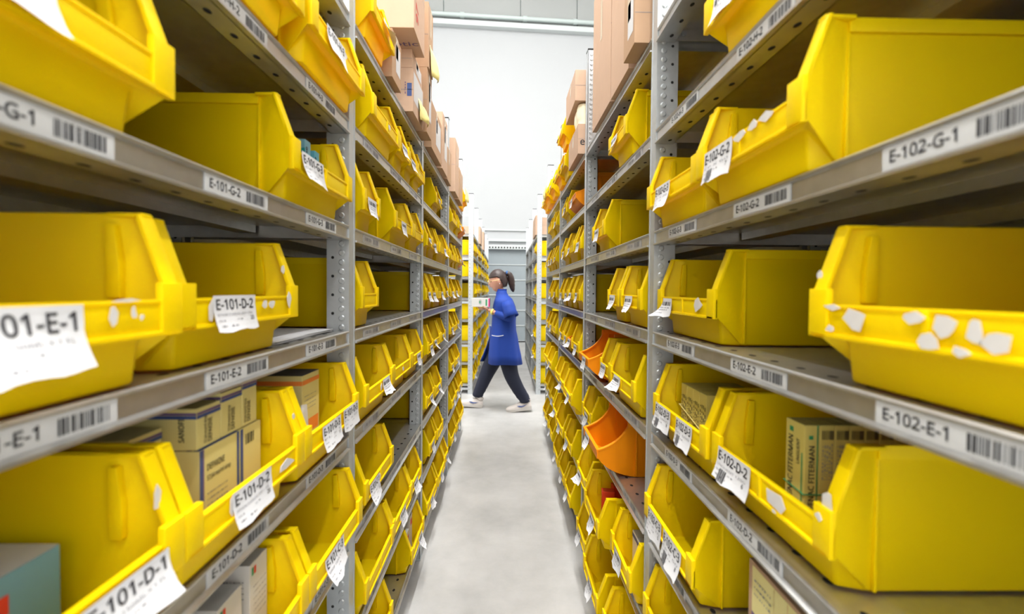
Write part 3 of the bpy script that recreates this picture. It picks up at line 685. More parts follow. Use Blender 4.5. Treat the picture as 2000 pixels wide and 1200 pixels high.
# cream cartons in the E-101-D-2 bin
def deco_flat(mb, W, d, h):
    for z0, z1, mm in ((h - 0.010, h - 0.006, 'purple'), (h - 0.0155, h - 0.0105, 'navy')):
        front(mb, -W / 2, W / 2, z0, z1, mm); side(mb, 1, W, 0, d, z0, z1, mm)
    ftext(mb, 'DEPAKINE', -W / 2 + 0.022, 0.006, 0.009, 'ink', 0.036, True); ftext(mb, '57,64 mg/ml sirop', -W / 2 + 0.034, 0.006, 0.006, 'ink', 0.042, True)
    stext(mb, 'SANOFI', 1, W, 0.018, 0.012, 0.008, 'ink', 0.035, True)
for i, (a, b_, dz) in enumerate(((0.663, 0.718, 0), (0.720, 0.776, 0.010), (0.778, 0.822, 0.018))):
    carton('medicine_carton', -1, 0.455, 0.60, a, b_, LV['D'] + FL + 0.150, 0.062 + dz, 'cream syrup carton with navy stripe lying on top, %s from the camera' % ON[i], 'carton', 'cream', 'cream syrup cartons', deco_flat)
def deco_up(mb, W, d, h):
    front(mb, W / 2 - 0.007, W / 2, 0, h, 'navy'); front(mb, W / 2 - 0.010, W / 2 - 0.007, 0, h, 'purple') ; front(mb, -W / 2, -W / 2 + 0.006, 0, h, 'navy')
    topf(mb, h, 0, 0.010, -W / 2, W / 2, 'navy'); topf(mb, h, 0.012, 0.020, -W / 2, W / 2, 'purple')
    ftext(mb, 'DEPAKINE', W / 2 - 0.016, h - 0.035, 0.0095, 'ink', 0.042); ftext(mb, '57,64 mg/ml sirop', W / 2 - 0.016, h - 0.050, 0.007, 'ink', 0.058)
    for k in range(5): put_bars(mb, (-2 * E_, W / 2 - 0.016, h - 0.072 - k * 0.009), (0, -1, 0), (0, 0, 1), 0.05, 0.0022, 'grey_ink', 40, k)
carton('medicine_carton', -1, 0.452, 0.51, 0.664, 0.762, LV['D'] + FL, 0.148, 'cream syrup carton standing upright under the lying ones', 'carton', 'cream', 'cream syrup cartons', deco_up)
def deco_bar(mb, W, d, h):
    front(mb, W / 2 - 0.008, W / 2, 0, h, 'navy'); put_bars(mb, (-2 * E_, W / 2 - 0.014, h - 0.03), (0, -1, 0), (0, 0, 1), 0.026, 0.018, 'ink', 20, 4)
carton('medicine_carton', -1, 0.452, 0.51, 0.766, 0.830, LV['D'] + FL, 0.148, 'cream carton with a barcode beside the upright syrup carton', 'carton', 'cream', 'cream syrup cartons', deco_bar)
carton('medicine_carton', -1, 0.50, 0.645, 0.598, 0.655, LV['D'] + FL + 0.125, 0.062, 'cream carton with navy stripe showing behind the bin end wall', 'carton', 'cream', 'cream syrup cartons', deco_flat)
carton('medicine_carton', -1, 0.50, 0.645, 0.596, 0.657, LV['D'] + FL, 0.124, 'plain cream carton lowest in the bin, under a striped one', 'carton', 'cream', 'cream syrup cartons')
def deco_or(mb, W, d, h):
    z0 = h - 0.022
    front(mb, -W / 2, W / 2, z0, z0 + 0.010, 'orange_print'); side(mb, 1, W, 0, d, z0, z0 + 0.010, 'orange_print')
    front(mb, -W / 2 + 0.006, W / 2 - 0.03, 0.06, 0.09, 'orange_print'); topf(mb, h, 0, d, -W / 2, W / 2, 'grey_ink')
    for k in range(4): put_bars(mb, (-2 * E_, W / 2 - 0.01, h - 0.05 - k * 0.01), (0, -1, 0), (0, 0, 1), 0.06, 0.002, 'grey_ink', 40, k)
carton('medicine_carton', -1, 0.452, 0.66, 1.00, 1.09, LV['D'] + FL, 0.195, 'tall cream carton with an orange stripe in a yellow bin', 'carton', 'cream', None, deco_or)
m_ = MB([]); m_.poly([(0, 0.02, 0), (0, -0.02, 0), (0, -0.012, 0.055), (0, 0.016, 0.06)], 'paper'); m_.poly([(0.0012, 0.02, 0), (0.0012, -0.02, 0), (0.0012, -0.012, 0.055), (0.0012, 0.016, 0.06)], 'paper')
m_.add([(0, 0.02, 0), (0, 0.016, 0.06), (0.0012, 0.016, 0.06), (0.0012, 0.02, 0)], [(0, 1, 2, 3)], 'paper')
o = m_.build('paper_slip', None, recalc=False); o.location = (-0.440, 0.985, LV['D'] + 0.085); o.rotation_euler.z = math.pi
tag(o, 'folded white slip leaning on the orange-striped carton', 'paper')
def deco_blue(mb, W, d, h):
    topf(mb, h, 0, d, -W / 2, W / 2, 'white_box')
    front(mb, W / 2 - 0.028, W / 2 - 0.012, h - 0.040, h - 0.020, 'red')
carton('medicine_carton', -1, 0.490, 0.66, 0.415, 0.495, LV['D'] + FL, 0.107, 'light blue carton with a white top lying in a yellow bin', 'carton', 'sky', None, deco_blue)
# slim blue packets in the E-101-G-3 bin
def deco_teal(mb, W, d, h):
    side(mb, 1, W, 0.0, d, 0.0, h - 0.02, 'teal')
    ftext(mb, 'Inosine', -W / 2 + 0.018, h - 0.075, 0.010, 'ink', 0.06, True)
carton('medicine_packet', -1, 0.452, 0.482, 1.015, 1.045, LV['G'] + FL, 0.162, 'taller slim blue-white packet with a teal end in a yellow bin', 'packet', 'sky', 'slim blue packets', deco_teal)
carton('medicine_packet', -1, 0.452, 0.476, 1.068, 1.092, LV['G'] + FL, 0.152, 'shorter slim aqua packet behind the taller one in a yellow bin', 'packet', 'aqua', 'slim blue packets', deco_teal)
def deco_white(mb, W, d, h):
    front(mb, W / 2 - 0.012, W / 2 - 0.006, h - 0.022, h - 0.008, 'green'); front(mb, W / 2 - 0.020, W / 2 - 0.013, h - 0.022, h - 0.008, 'red')
    for k in range(6): put_bars(mb, (-2 * E_, W / 2 - 0.01, h - 0.045 - k * 0.011), (0, -1, 0), (0, 0, 1), 0.042, 0.002, 'grey_ink', 40, k)
    for k in range(4): put_bars(mb, (0.01, W / 2 + 2 * E_, h - 0.03 - k * 0.01), (1, 0, 0), (0, 0, 1), 0.05, 0.002, 'grey_ink', 40, k + 9)
carton('medicine_carton', -1, 0.446, 0.56, 0.782, 0.839, LV['C'] + FL, 0.185, 'tall white carton at the far end of a yellow bin', 'carton', 'white_box', 'white cartons in a low bin', deco_white)
carton('medicine_carton', -1, 0.450, 0.56, 0.700, 0.765, LV['C'] + FL, 0.165, 'white carton with a coloured flash nearer the bin middle', 'carton', 'white_box', 'white cartons in a low bin', deco_white)
carton('medicine_carton', -1, 0.450, 0.56, 0.625, 0.690, LV['C'] + FL, 0.150, 'lower white carton nearest the camera in its bin', 'carton', 'white_box', 'white cartons in a low bin', deco_white)
m_ = MB([])
for k in range(6):
    mx = Matrix.Rotation(R(2.5 * math.sin(k * 2.1)), 4, 'Z'); m_.box(-0.105, 0.105, -0.148, 0.148, k * 0.0012, k * 0.0012 + 0.001, 'paper', mx)
o = m_.build('paper_stack', None); o.location = (-0.565, 1.04, LV['E'] + 0.001); tag(o, 'loose white paper sheets lying on the shelf above label E-101-E-3', 'paper')
# ointment cartons in the E-102-D-2 bin
def deco_oint(mb, W, d, h):
    sg = -1
    front(mb, -W / 2 + 0.004, -W / 2 + 0.007, 0.0, h - 0.045, 'green'); side(mb, sg, W, d - 0.004, d - 0.002, 0, h, 'green')
    put_text(mb, 'DICLOFENAC FITERMAN', (-2 * E_, 0.004, 0.018), (0, 0, 1), (0, 1, 0), 0.011, 'ink', h - 0.042)
    put_text(mb, 'UNGUENT', (-2 * E_, -0.012, h - 0.065), (0, 0, 1), (0, 1, 0), 0.007, 'ink', 0.04)
    front(mb, 0.004, 0.013, 0.006, 0.012, 'red'); front(mb, 0.004, 0.013, h - 0.018, h - 0.010, 'green')
def deco_oint_end(mb, W, d, h):
    deco_oint(mb, W, d, h)
    put_text(mb, 'DICLOFENAC FITERMAN', (0.015, -W / 2 - 2 * E_, 0.018), (0, 0, 1), (-1, 0, 0), 0.0085, 'ink', h - 0.05)
    side(mb, -1, W, 0.006, 0.013, 0.006, 0.012, 'red'); side(mb, -1, W, 0.006, 0.013, h - 0.022, h - 0.016, 'green')
def deco_gel_end(mb, W, d, h):
    put_bars(mb, (0.003, -W / 2 - 2 * E_, h - 0.022), (1, 0, 0), (0, 0, 1), d - 0.006, 0.014, 'ink', 22, 5)
    for k in range(5): put_bars(mb, (0.004 + 0.0035 * k, -W / 2 - 2 * E_, h - 0.085), (0, 0, 1), (1, 0, 0), 0.055, 0.0016, 'grey_ink', 30, k)
for i in range(7):
    x0 = 0.468 + 0.0235 * i
    carton('ointment_carton', 1, x0, x0 + 0.0228, 0.680, 0.726, LV['D'] + FL, 0.186, ['pale yellow ointment carton at the aisle end of the row', 'second ointment carton in the row from the aisle', 'third ointment carton in the row from the aisle', 'fourth ointment carton in the row from the aisle', 'fifth ointment carton in the row from the aisle', 'sixth ointment carton in the row from the aisle', 'last ointment carton deepest in the bin'][i],
           'carton', 'palebox', 'ointment cartons in a row', deco_oint_end if i == 0 else deco_gel_end)
m_ = MB([]); m_.tube([(0.4665, 0.6785, 0), (0.4665, 0.7275, 0.004), (0.6335, 0.7275, 0), (0.6335, 0.6785, -0.004), (0.4665, 0.6785, 0)], 0.0010, 'green', 6)
o = m_.build('rubber_band', None); o.location = (0, 0, LV['D'] + 0.085); tag(o, 'green rubber band round the row of ointment cartons', 'band')
def deco_gelbox(mb, W, d, h):
    put_text(mb, 'Gel', (0.022, -W / 2 - 2 * E_, 0.05), (0, 0, 1), (-1, 0, 0), 0.013, 'ink', 0.032)
    for k in range(4): put_bars(mb, (-2 * E_, W / 2 - 0.006 - k * 0.008, 0.03), (0, 0, 1), (0, -1, 0), 0.10, 0.003, 'ink', 30, k)
for i in range(4):
    y0 = 1.005 + i * 0.036
    carton('gel_carton', 1, 0.462, 0.60, y0, y0 + 0.035, LV['D'] + FL, 0.155, ['pale yellow gel carton nearest the camera in its bin', 'second gel carton back from the camera', 'third gel carton back from the camera', 'gel carton deepest behind, next to the bin end'][i], 'carton', 'palebox', 'gel cartons', deco_gelbox)
m_ = MB([]); m_.tube([(0.4585, 1.0015, 0.0), (0.4585, 1.1515, 0.035), (0.6035, 1.1515, 0.035), (0.6035, 1.0015, 0), (0.4585, 1.0015, 0.0)], 0.0013, 'yellow_tape', 6)
o = m_.build('rubber_band', None); o.location = (0, 0, LV['D'] + 0.07); tag(o, 'yellow rubber band round the gel cartons', 'band')
carton('card_leaflet', 1, 0.455, 0.53, 0.972, 0.974, LV['C'] + FL, 0.085, 'pale grey card standing in a low yellow bin', 'card', 'white_box', None, None, 0.0, 0.0003)
def deco_ship(mb, W, d, h):
    front(mb, -W / 2 + 0.01, W / 2 - 0.012, h - 0.10, h - 0.006, 'cream')
    for y in (W / 2 - 0.075, W / 2 - 0.11): front(mb, y - 0.001, y, h - 0.10, h - 0.008, 'red')
    for k in range(3): put_bars(mb, (-3 * E_, W / 2 - 0.02, h - 0.03 - k * 0.012), (0, -1, 0), (0, 0, 1), 0.05, 0.003, 'grey_ink', 22, k)
    mb.quad((-2 * E_, -W / 2 + 0.01, h - 0.10), (-2 * E_, W / 2 - 0.012, h - 0.10), (-2 * E_, W / 2 - 0.012, h - 0.088), (-2 * E_, -W / 2 + 0.01, h - 0.088), 'purple')
carton('cardboard_box', 1, 0.447, 0.78, 0.50, 0.79, LV['C'] + 0.0024, 0.20, 'brown cardboard box with a cream label ruled in red', 'box', 'kraft', None, deco_ship)
# red packets and small boxes in lower bins
for i, (x, y) in enumerate(((0.40, 1.77), (0.455, 1.82), (0.52, 1.72))):
    carton('red_packet', 1, x, x + 0.05, y, y + 0.035, LV['B'] + FL, 0.15, ['red packet at the front of a low yellow bin', 'red packet behind the front one in a low bin', 'red packet deepest in the low yellow bin'][i], 'packet', 'redbox', 'red packets', None, R(12 * i - 8))
def deco_small(mb, W, d, h):
    front(mb, -W / 2, W / 2, h - 0.02, h - 0.006, 'navy'); side(mb, -1, W, 0, d, h - 0.03, h - 0.02, 'purple'); front(mb, -W / 2, W / 2, 0, 0.03, 'pink')
for i in range(3):
    carton('medicine_packet', 1, 0.446 + 0.001 * i, 0.50, 1.352 + 0.055 * i, 1.404 + 0.055 * i, LV['B'] + FL, 0.135, ['first of three pink-edged packets in a low bin', 'middle of three pink-edged packets in a low bin', 'last of three pink-edged packets in a low bin'][i], 'packet', 'white_box', 'pink-edged packets', deco_small)
for i, (y, h, mm) in enumerate(((1.95, 0.15, 'white_box'), (2.02, 0.12, 'white_box'), (2.09, 0.165, 'white_box'))):
    carton('medicine_packet', -1, 0.44, 0.52, y, y + 0.05, LV['A'] + FL, h, ['white packet nearest the camera in a bottom bin', 'shorter white packet in the middle of a bottom bin', 'tallest white packet at the far end of a bottom bin'][i], 'packet', mm, 'white packets in the bottom bin',
           lambda mb, W, d, h: front(mb, -W / 2 + 0.01, W / 2 - 0.01, h - 0.05, h - 0.02, 'red'))
carton('medicine_packet', -1, 0.445, 0.51, 3.42, 3.48, LV['B'] + FL, 0.16, 'white packet with a red flash in a low bin further back', 'packet', 'white_box', None, lambda mb, W, d, h: front(mb, -W / 2, W / 2, h - 0.06, h - 0.02, 'redbox'))

# cardboard boxes on the top shelves
def deco_plain(mb, W, d, h):
    front(mb, -0.018, 0.018, h * 0.55, h, 'tape'); topf(mb, h, 0, d, -0.02, 0.02, 'tape')
    for sg in (-1, 1): side(mb, sg, W, 0, d, h * 0.5 - 0.0007, h * 0.5 + 0.0007, 'grey_ink')
def deco_label(mb, W, d, h):
    front(mb, -W * 0.38, W * 0.1, h * 0.25, h * 0.85, 'paper'); deco_plain(mb, W, d, h)
def deco_under(mb, W, d, h):                             # printing on the underside, read from the aisle below
    put_text(mb, '97', (-2 * E_, 0.03, 0.05), (0, 0, 1), (0, 1, 0), 0.045, 'red')
    put_text(mb, 'Antibiotic', (0.275, -0.015, -2 * E_), (-1, 0, 0), (0, 1, 0), 0.026, 'purple', 0.27)
    front(mb, -W / 2, W / 2, h * 0.5 - 0.001, h * 0.5 + 0.001, 'grey_ink')
def deco_print(mb, W, d, h):
    sg = 1
    side(mb, sg, W, 0.006, 0.025, h * 0.35, h * 0.65, 'navy'); front(mb, -W / 2 + 0.02, W / 2 - 0.01, 0.05, h - 0.01, 'paper')
    for k in range(3): put_bars(mb, (0.03 + 0.02 * k, W / 2 + 2 * E_, h * 0.4), (0, 0, 1), (1, 0, 0), h * 0.3, 0.004, 'purple', 16, k)
    side(mb, sg, W, 0, d, h * 0.5 - 0.001, h * 0.5 + 0.001, 'grey_ink')
ZJ = LV['J'] + 0.0024
carton('cardboard_box', -1, 0.395, 0.60, 1.56, 1.69, ZJ, 0.165, 'small cardboard box beside the top yellow bin of rack E-101', 'box', 'kraft', 'cardboard boxes on the top shelves', deco_label)
carton('cardboard_box', -1, 0.385, 0.76, 1.86, 2.09, ZJ, 0.178, 'cardboard box with a navy mark and white label, lowest of its stack', 'box', 'kraft2', 'cardboard boxes on the top shelves', deco_print)
carton('cardboard_box', -1, 0.390, 0.76, 1.86, 2.08, ZJ + 0.1785, 0.075, 'flat cardboard box in the middle of the stack', 'box', 'kraft2', 'cardboard boxes on the top shelves', deco_label)
carton('cardboard_box', -1, 0.352, 0.78, 1.71, 1.93, ZJ + 0.254, 0.42, 'big cardboard box printed on its underside, topmost of the stack', 'box', 'kraft2', 'cardboard boxes on the top shelves', deco_under)
carton('cardboard_box', -1, 0.370, 0.76, 2.10, 2.228, ZJ, 0.30, 'cardboard box behind the tall stack near the second post', 'box', 'kraft', 'cardboard boxes on the top shelves', deco_label)
carton('cardboard_box', -1, 0.365, 0.76, 2.10, 2.230, ZJ + 0.3005, 0.30, 'plain cardboard box on the box by the second post', 'box', 'kraft', 'cardboard boxes on the top shelves', deco_plain)
carton('cardboard_box', -1, 0.385, 0.76, 2.32, 2.68, ZJ, 0.24, 'cardboard box with taped label just past the second post', 'box', 'kraft', 'cardboard boxes on the top shelves', deco_label)
carton('cardboard_box', -1, 0.385, 0.76, 2.72, 2.95, ZJ, 0.34, 'tall cardboard box in the third bay of rack E-101', 'box', 'kraft2', 'cardboard boxes on the top shelves', deco_label)
carton('cardboard_box', -1, 0.39, 0.76, 2.98, 3.20, ZJ, 0.22, 'cardboard box beside the third post of rack E-101', 'box', 'kraft', 'cardboard boxes on the top shelves', deco_plain)
carton('cardboard_box', -1, 0.38, 0.76, 3.36, 3.62, ZJ, 0.40, 'tall narrow cardboard box in the last bay of rack E-101', 'box', 'kraft2', 'cardboard boxes on the top shelves', deco_plain)
carton('cardboard_box', -1, 0.38, 0.76, 3.66, 3.95, ZJ, 0.26, 'cardboard box before the last top bin of rack E-101', 'box', 'kraft', 'cardboard boxes on the top shelves', deco_plain)
def deco_a(mb, W, d, h):
    put_text(mb, 'e', (0.012, -W / 2 - 2 * E_, h * 0.3), (1, 0, 0), (0, 0, 1), 0.035, 'ink'); put_text(mb, 'a', (0.045, -W / 2 - 2 * E_, h * 0.3), (1, 0, 0), (0, 0, 1), 0.06, 'red')
    deco_plain(mb, W, d, h)
carton('cardboard_box', 1, 0.376, 0.62, 1.325, 1.447, ZJ, 0.178, 'cardboard box nearest the camera on the top shelf of rack E-102', 'box', 'kraft', 'cardboard boxes on the top shelves', deco_label)
carton('cardboard_box', 1, 0.378, 0.62, 1.325, 1.45, ZJ + 0.1785, 0.15, 'cardboard box stacked on the nearest top box of rack E-102', 'box', 'kraft', 'cardboard boxes on the top shelves', deco_plain)
carton('cardboard_box', 1, 0.40, 0.80, 1.475, 1.72, ZJ, 0.62, 'very tall pale cardboard box, the nearer of two side by side', 'box', 'kraft2', 'cardboard boxes on the top shelves', deco_plain)
carton('cardboard_box', 1, 0.40, 0.80, 1.735, 2.08, ZJ, 0.60, 'very tall pale cardboard box, the farther of two side by side', 'box', 'kraft2', 'cardboard boxes on the top shelves', deco_plain)
carton('cardboard_box', 1, 0.385, 0.78, 2.40, 2.75, ZJ, 0.16, 'cardboard box with red letters past the second post of rack E-102', 'box', 'kraft2', 'cardboard boxes on the top shelves', deco_a)
carton('cardboard_box', 1, 0.47, 0.78, 2.42, 2.74, ZJ + 0.1605, 0.13, 'plain cardboard box stacked over the red-lettered one', 'box', 'kraft2', 'cardboard boxes on the top shelves', deco_plain)
carton('cardboard_box', 1, 0.37, 0.78, 2.42, 2.78, ZJ + 0.291, 0.165, 'topmost cardboard box of the stack with red letters', 'box', 'kraft2', 'cardboard boxes on the top shelves', deco_plain)
def roll(s, X, y, z0, h, r, label, m='cream_roll', vert=True):
    m_ = MB([]); n = 9; rs = [r * (0.93 if k in (0, n - 1) else 1.0 + 0.03 * math.sin(k * 2.2)) for k in range(n)]
    m_.tube([(0.004 * math.sin(k), 0, h * k / (n - 1)) for k in range(n)], rs, m, 16)
    m_.tube([(0, 0, h - 0.002), (0, 0, h + 0.004)], r * 0.4, 'kraft', 12)
    o = m_.build('wrap_roll', None, smooth=50); o.location = (s * X, y, z0); return tag(o, label, 'roll')
roll(1, 0.425, 2.47, ZJ + 0.1605, 0.122, 0.036, 'cream wrapped roll standing between two cardboard boxes of rack E-102')
roll(1, 0.425, 2.56, ZJ + 0.1605, 0.118, 0.034, 'second cream roll behind the first between two cardboard boxes')
def tape_tab(s, X, y, z, w_, h, seed, label):
    m_ = MB([]); rg2 = random.Random(seed); n = 5; vs = []
    for j in range(n + 1):
        for i in range(n + 1):
            t = j / n; vs.append((-0.035 * math.sin(t * 2.0) * (0.6 + 0.4 * math.sin(i)) + rg2.uniform(-0.002, 0.002), (i / n - 0.5) * w_ * (1 + 0.15 * math.sin(3 * t)), -t * h + rg2.uniform(-0.003, 0.003)))
    m_.add(vs, [(j * (n + 1) + i, j * (n + 1) + i + 1, (j + 1) * (n + 1) + i + 1, (j + 1) * (n + 1) + i) for j in range(n) for i in range(n)], 'yellow_tape')
    me = bake(m_.mesh('t'), [('SOLIDIFY', dict(thickness=0.001, offset=0.0))]); me.shade_smooth()
    o = link('loose_tape', me); o.location = (s * X, y, z); o.rotation_euler.z = 0 if s > 0 else math.pi
    return tag(o, label, 'tape')
tape_tab(-1, 0.383, 2.02, ZJ + 0.10, 0.10, 0.09, 3, 'crumpled yellow tape on the white-labelled top box')
tape_tab(-1, 0.363, 2.18, ZJ + 0.42, 0.09, 0.14, 4, 'pale yellow tape sticking out of the plain box by the second post')
tape_tab(-1, 0.368, 4.06, LV['J'] + 0.19, 0.10, 0.13, 5, 'pale yellow sticky sheets hanging beside the last top bin')
tape_tab(1, 0.352, 3.80, LV['J'] + 0.17, 0.08, 0.13, 6, 'pale yellow sheet hanging from a top bin of rack E-102')
carton('cardboard_box', -1, 0.40, 0.80, 7.2, 7.6, ZJ, 0.28, 'cardboard box atop the distant full rack before the worker', 'box', 'kraft2', 'boxes atop the distant racks', deco_plain)
carton('cardboard_box', -1, 0.40, 0.80, 8.3, 8.7, ZJ, 0.34, 'second cardboard box atop the distant full rack', 'box', 'kraft2', 'boxes atop the distant racks', deco_plain)
carton('cardboard_box', 1, 0.40, 0.80, 5.95, 6.5, ZJ, 0.26, 'cardboard box atop the distant empty rack behind the worker', 'box', 'kraft2', 'boxes atop the distant racks', deco_plain)

# ------------------------------------------------------------------ the worker
PY = 5.10; K = PY / 870
def px(x, y, dy=0.0): return Vector(((x - 986) * K, PY + dy, CAM_Z - (y - 566) * K))
def skin_mesh(verts, edges, radii, sub=2):
    me = D.meshes.new('s'); me.from_pydata([tuple(v) for v in verts], edges, [])
    o = D.objects.new('s', me); COL.objects.link(o)
    sk = o.modifiers.new('s', 'SKIN'); sk.use_smooth_shade = True
    for i, r_ in enumerate(radii):
        q = me.skin_vertices[0].data[i]; q.radius = r_ if isinstance(r_, tuple) else (r_, r_); q.use_root = (i == 0)
    sb = o.modifiers.new('b', 'SUBSURF'); sb.levels = sub; sb.render_levels = sub
    dg = bpy.context.evaluated_depsgraph_get(); dg.update()
    r_ = D.meshes.new_from_object(o.evaluated_get(dg), depsgraph=dg); D.objects.remove(o); return r_
def merge(mats, *mes):
    bm = bmesh.new()
    for me in mes: bm.from_mesh(me)
    me = D.meshes.new('m'); bm.to_mesh(me); bm.free()
    for p in me.polygons: p.material_index = 0; p.use_smooth = True
    me.materials.clear()
    for n_ in mats: me.materials.append(M[n_])
    return me
wk = empty('person', (0, PY, 0))
tag(wk, 'person in a blue work coat and white trainers walking with a white box', 'person')
def W_(name, me): 
    o = link(name, me, wk); o.matrix_parent_inverse = Matrix.Translation((0, -PY, 0)); return o
# body: one skinned tree from the pelvis, joined with head, hands, then remeshed into one surface
NY, FY = -0.09, 0.09                                     # camera side (her left) and far side
pel = px(984, 668); 
J_ = dict(pel=pel, belly=px(984, 640), chest=px(985, 606), neck=px(981, 577), head=px(976, 562),
          shN=px(989, 588, -0.155), elN=px(1000, 622, -0.215), wrN=px(961, 608, -0.11),
          shF=px(985, 588, 0.155), elF=px(992, 618, 0.20), wrF=px(958, 608, 0.06),
          hpN=px(988, 676, -0.085), knN=px(999, 731, -0.09), anN=px(1027, 784, -0.09),
          hpF=px(980, 676, 0.085), knF=px(951, 733, 0.085), anF=px(933, 781, 0.085))
ks = list(J_); iv = {k: i for i, k in enumerate(ks)}
ed = [('pel', 'belly'), ('belly', 'chest'), ('chest', 'neck'), ('neck', 'head'), ('chest', 'shN'), ('shN', 'elN'), ('elN', 'wrN'), ('chest', 'shF'), ('shF', 'elF'), ('elF', 'wrF'),
      ('pel', 'hpN'), ('hpN', 'knN'), ('knN', 'anN'), ('pel', 'hpF'), ('hpF', 'knF'), ('knF', 'anF')]
rad = dict(pel=0.12, belly=0.115, chest=0.10, neck=0.05, head=0.055, shN=0.030, elN=0.026, wrN=0.026, shF=0.030, elF=0.028, wrF=0.026, hpN=0.085, knN=0.055, anN=0.036, hpF=0.085, knF=0.055, anF=0.036)
body0 = skin_mesh([J_[k] for k in ks], [(iv[a], iv[b_]) for a, b_ in ed], [rad[k] for k in ks])
# head facing -x, bowed a little
HC = px(973, 549.5)
hm = MB([]); n, kk = 36, 28; rings = []
for j in range(1, kk):
    a = math.pi * j / kk; z = -math.cos(a); ring = []
    for i in range(n):
        t = 2 * math.pi * i / n; c, s_ = math.cos(t), math.sin(t); rr = math.sin(a)
        x, y = c * rr * 0.098, s_ * rr * 0.074; zz = z * 0.122
        if z < -0.1:                                     # jaw narrows, chin comes forward
            q = (-z - 0.1) / 0.9; x = x * (1 - 0.30 * q) - 0.022 * q; y *= (1 - 0.28 * q)
        f = max(0.0, -c) ** 6 * rr
        x -= f * (0.012 * math.exp(-((z + 0.78) / 0.16) ** 2) + 0.010 * math.exp(-((z + 0.42) / 0.10) ** 2) + 0.006 * math.exp(-((z - 0.22) / 0.14) ** 2))
        nose = math.exp(-(y / 0.013) ** 2) * max(0.0, -c); x -= nose * 0.030 * max(0.0, min(1.0, (0.12 - z) / 0.30)) * (1.0 if z > -0.22 else math.exp(-((z + 0.22) / 0.07) ** 2))
        eye = math.exp(-((abs(y) - 0.032) / 0.014) ** 2 - ((z - 0.06) / 0.10) ** 2) * (1 if c < 0 else 0); x += eye * 0.008
        ring.append((x, y, zz))
    rings.append(ring)
hm.loft(rings, 'skin')
for sg in (-1, 1):                                       # ears
    hm.ball((0.012, sg * 0.074, -0.002), (0.018, 0.010, 0.032), 'skin', 12, 8)
HM = Matrix.Translation(HC) @ Matrix.Rotation(R(-9), 4, 'Y')
hm.mapv(lambda v: HM @ v); head0 = hm.mesh('h')
# hands: palm plus five bent fingers under the box
BOXB = px(943, 600)                                      # box underside centre
def hand(wr, sg, yoff):
    v = [wr]; e = []; r_ = [0.026]
    pz = BOXB.z - 0.020
    palm = Vector((wr.x - 0.055, wr.y + yoff * 0.4, pz)); knk = Vector((wr.x - 0.085, wr.y + yoff * 0.5, pz + 0.002))
    v += [palm, knk]; r_ += [(0.034, 0.016), (0.036, 0.013)]; e += [(0, 1), (1, 2)]
    parts = [skin_mesh(v, e, r_)]
    for f, (oy, ln) in enumerate(((-0.028, 0.062), (-0.010, 0.074), (0.009, 0.072), (0.027, 0.056))):
        a = knk + Vector((0.008, oy, 0.0)); b1 = a + Vector((-ln * 0.45, 0, -0.004)); c1 = b1 + Vector((-ln * 0.32, 0, 0.004)); d1 = c1 + Vector((-ln * 0.22, 0, 0.012))
        parts.append(skin_mesh([a, b1, c1, d1], [(0, 1), (1, 2), (2, 3)], [0.0105, 0.0095, 0.0088, 0.0075], 1))
    t0 = palm + Vector((0.01, sg * 0.026, 0.0)); t1 = t0 + Vector((-0.028, sg * 0.022, 0.012)); t2 = t1 + Vector((-0.030, sg * 0.004, 0.022))
    parts.append(skin_mesh([t0, t1, t2], [(0, 1), (1, 2)], [0.013, 0.0115, 0.0095], 1))
    return parts
hands = hand(J_['wrN'], -1, 0.05) + hand(J_['wrF'], 1, -0.01)
bd = merge(['skin'], body0, head0, *hands)
bd = bake(bd, [('REMESH', dict(mode='VOXEL', voxel_size=0.0045, use_smooth_shade=True)), ('SMOOTH', dict(factor=0.5, iterations=3))])
bd.materials.clear(); bd.materials.append(M['skin']); bd.shade_smooth(); W_('body', bd)
# coat: lofted rings (front x, back x in photo pixels, half depth) with folds
def ring(pyx, fx, bx, hd, sq=2.4, n=56, fold=0.0, ph=0.0):
    c = (px(fx, pyx).x + px(bx, pyx).x) / 2; a = abs(px(bx, pyx).x - px(fx, pyx).x) / 2; z = px(0, pyx).z; out = []
    for i in range(n):
        t = 2 * math.pi * i / n; ct, st_ = math.cos(t), math.sin(t)
        x = math.copysign(abs(ct) ** (2 / sq), ct) * a; y = math.copysign(abs(st_) ** (2 / sq), st_) * hd
        f = 1 + fold * math.sin(7 * t + ph) + fold * 0.6 * math.sin(12 * t + 2 * ph)
        out.append((c + x * f, PY + y * f, z + 0.006 * fold * 40 * math.sin(3 * t)))
    return out
cm = MB([])
cm.loft([ring(568, 971, 989, 0.058), ring(573, 969, 990, 0.062), ring(578, 969, 993, 0.085), ring(584, 967, 1000, 0.155), ring(590, 965, 1003, 0.185), ring(600, 963, 1007, 0.178, fold=0.006),
         ring(614, 962, 1008, 0.168, fold=0.010, ph=0.6), ring(630, 961, 1007, 0.162, fold=0.014, ph=1.2), ring(645, 960, 1008, 0.166, fold=0.012, ph=1.6), ring(658, 958, 1011, 0.178, fold=0.012, ph=2.0),
         ring(675, 957, 1014, 0.192, fold=0.016, ph=2.5), ring(692, 956, 1018, 0.205, fold=0.020, ph=2.9), ring(709, 956, 1021, 0.215, fold=0.026, ph=3.2)], 'coat', cap0=False, cap1=False)
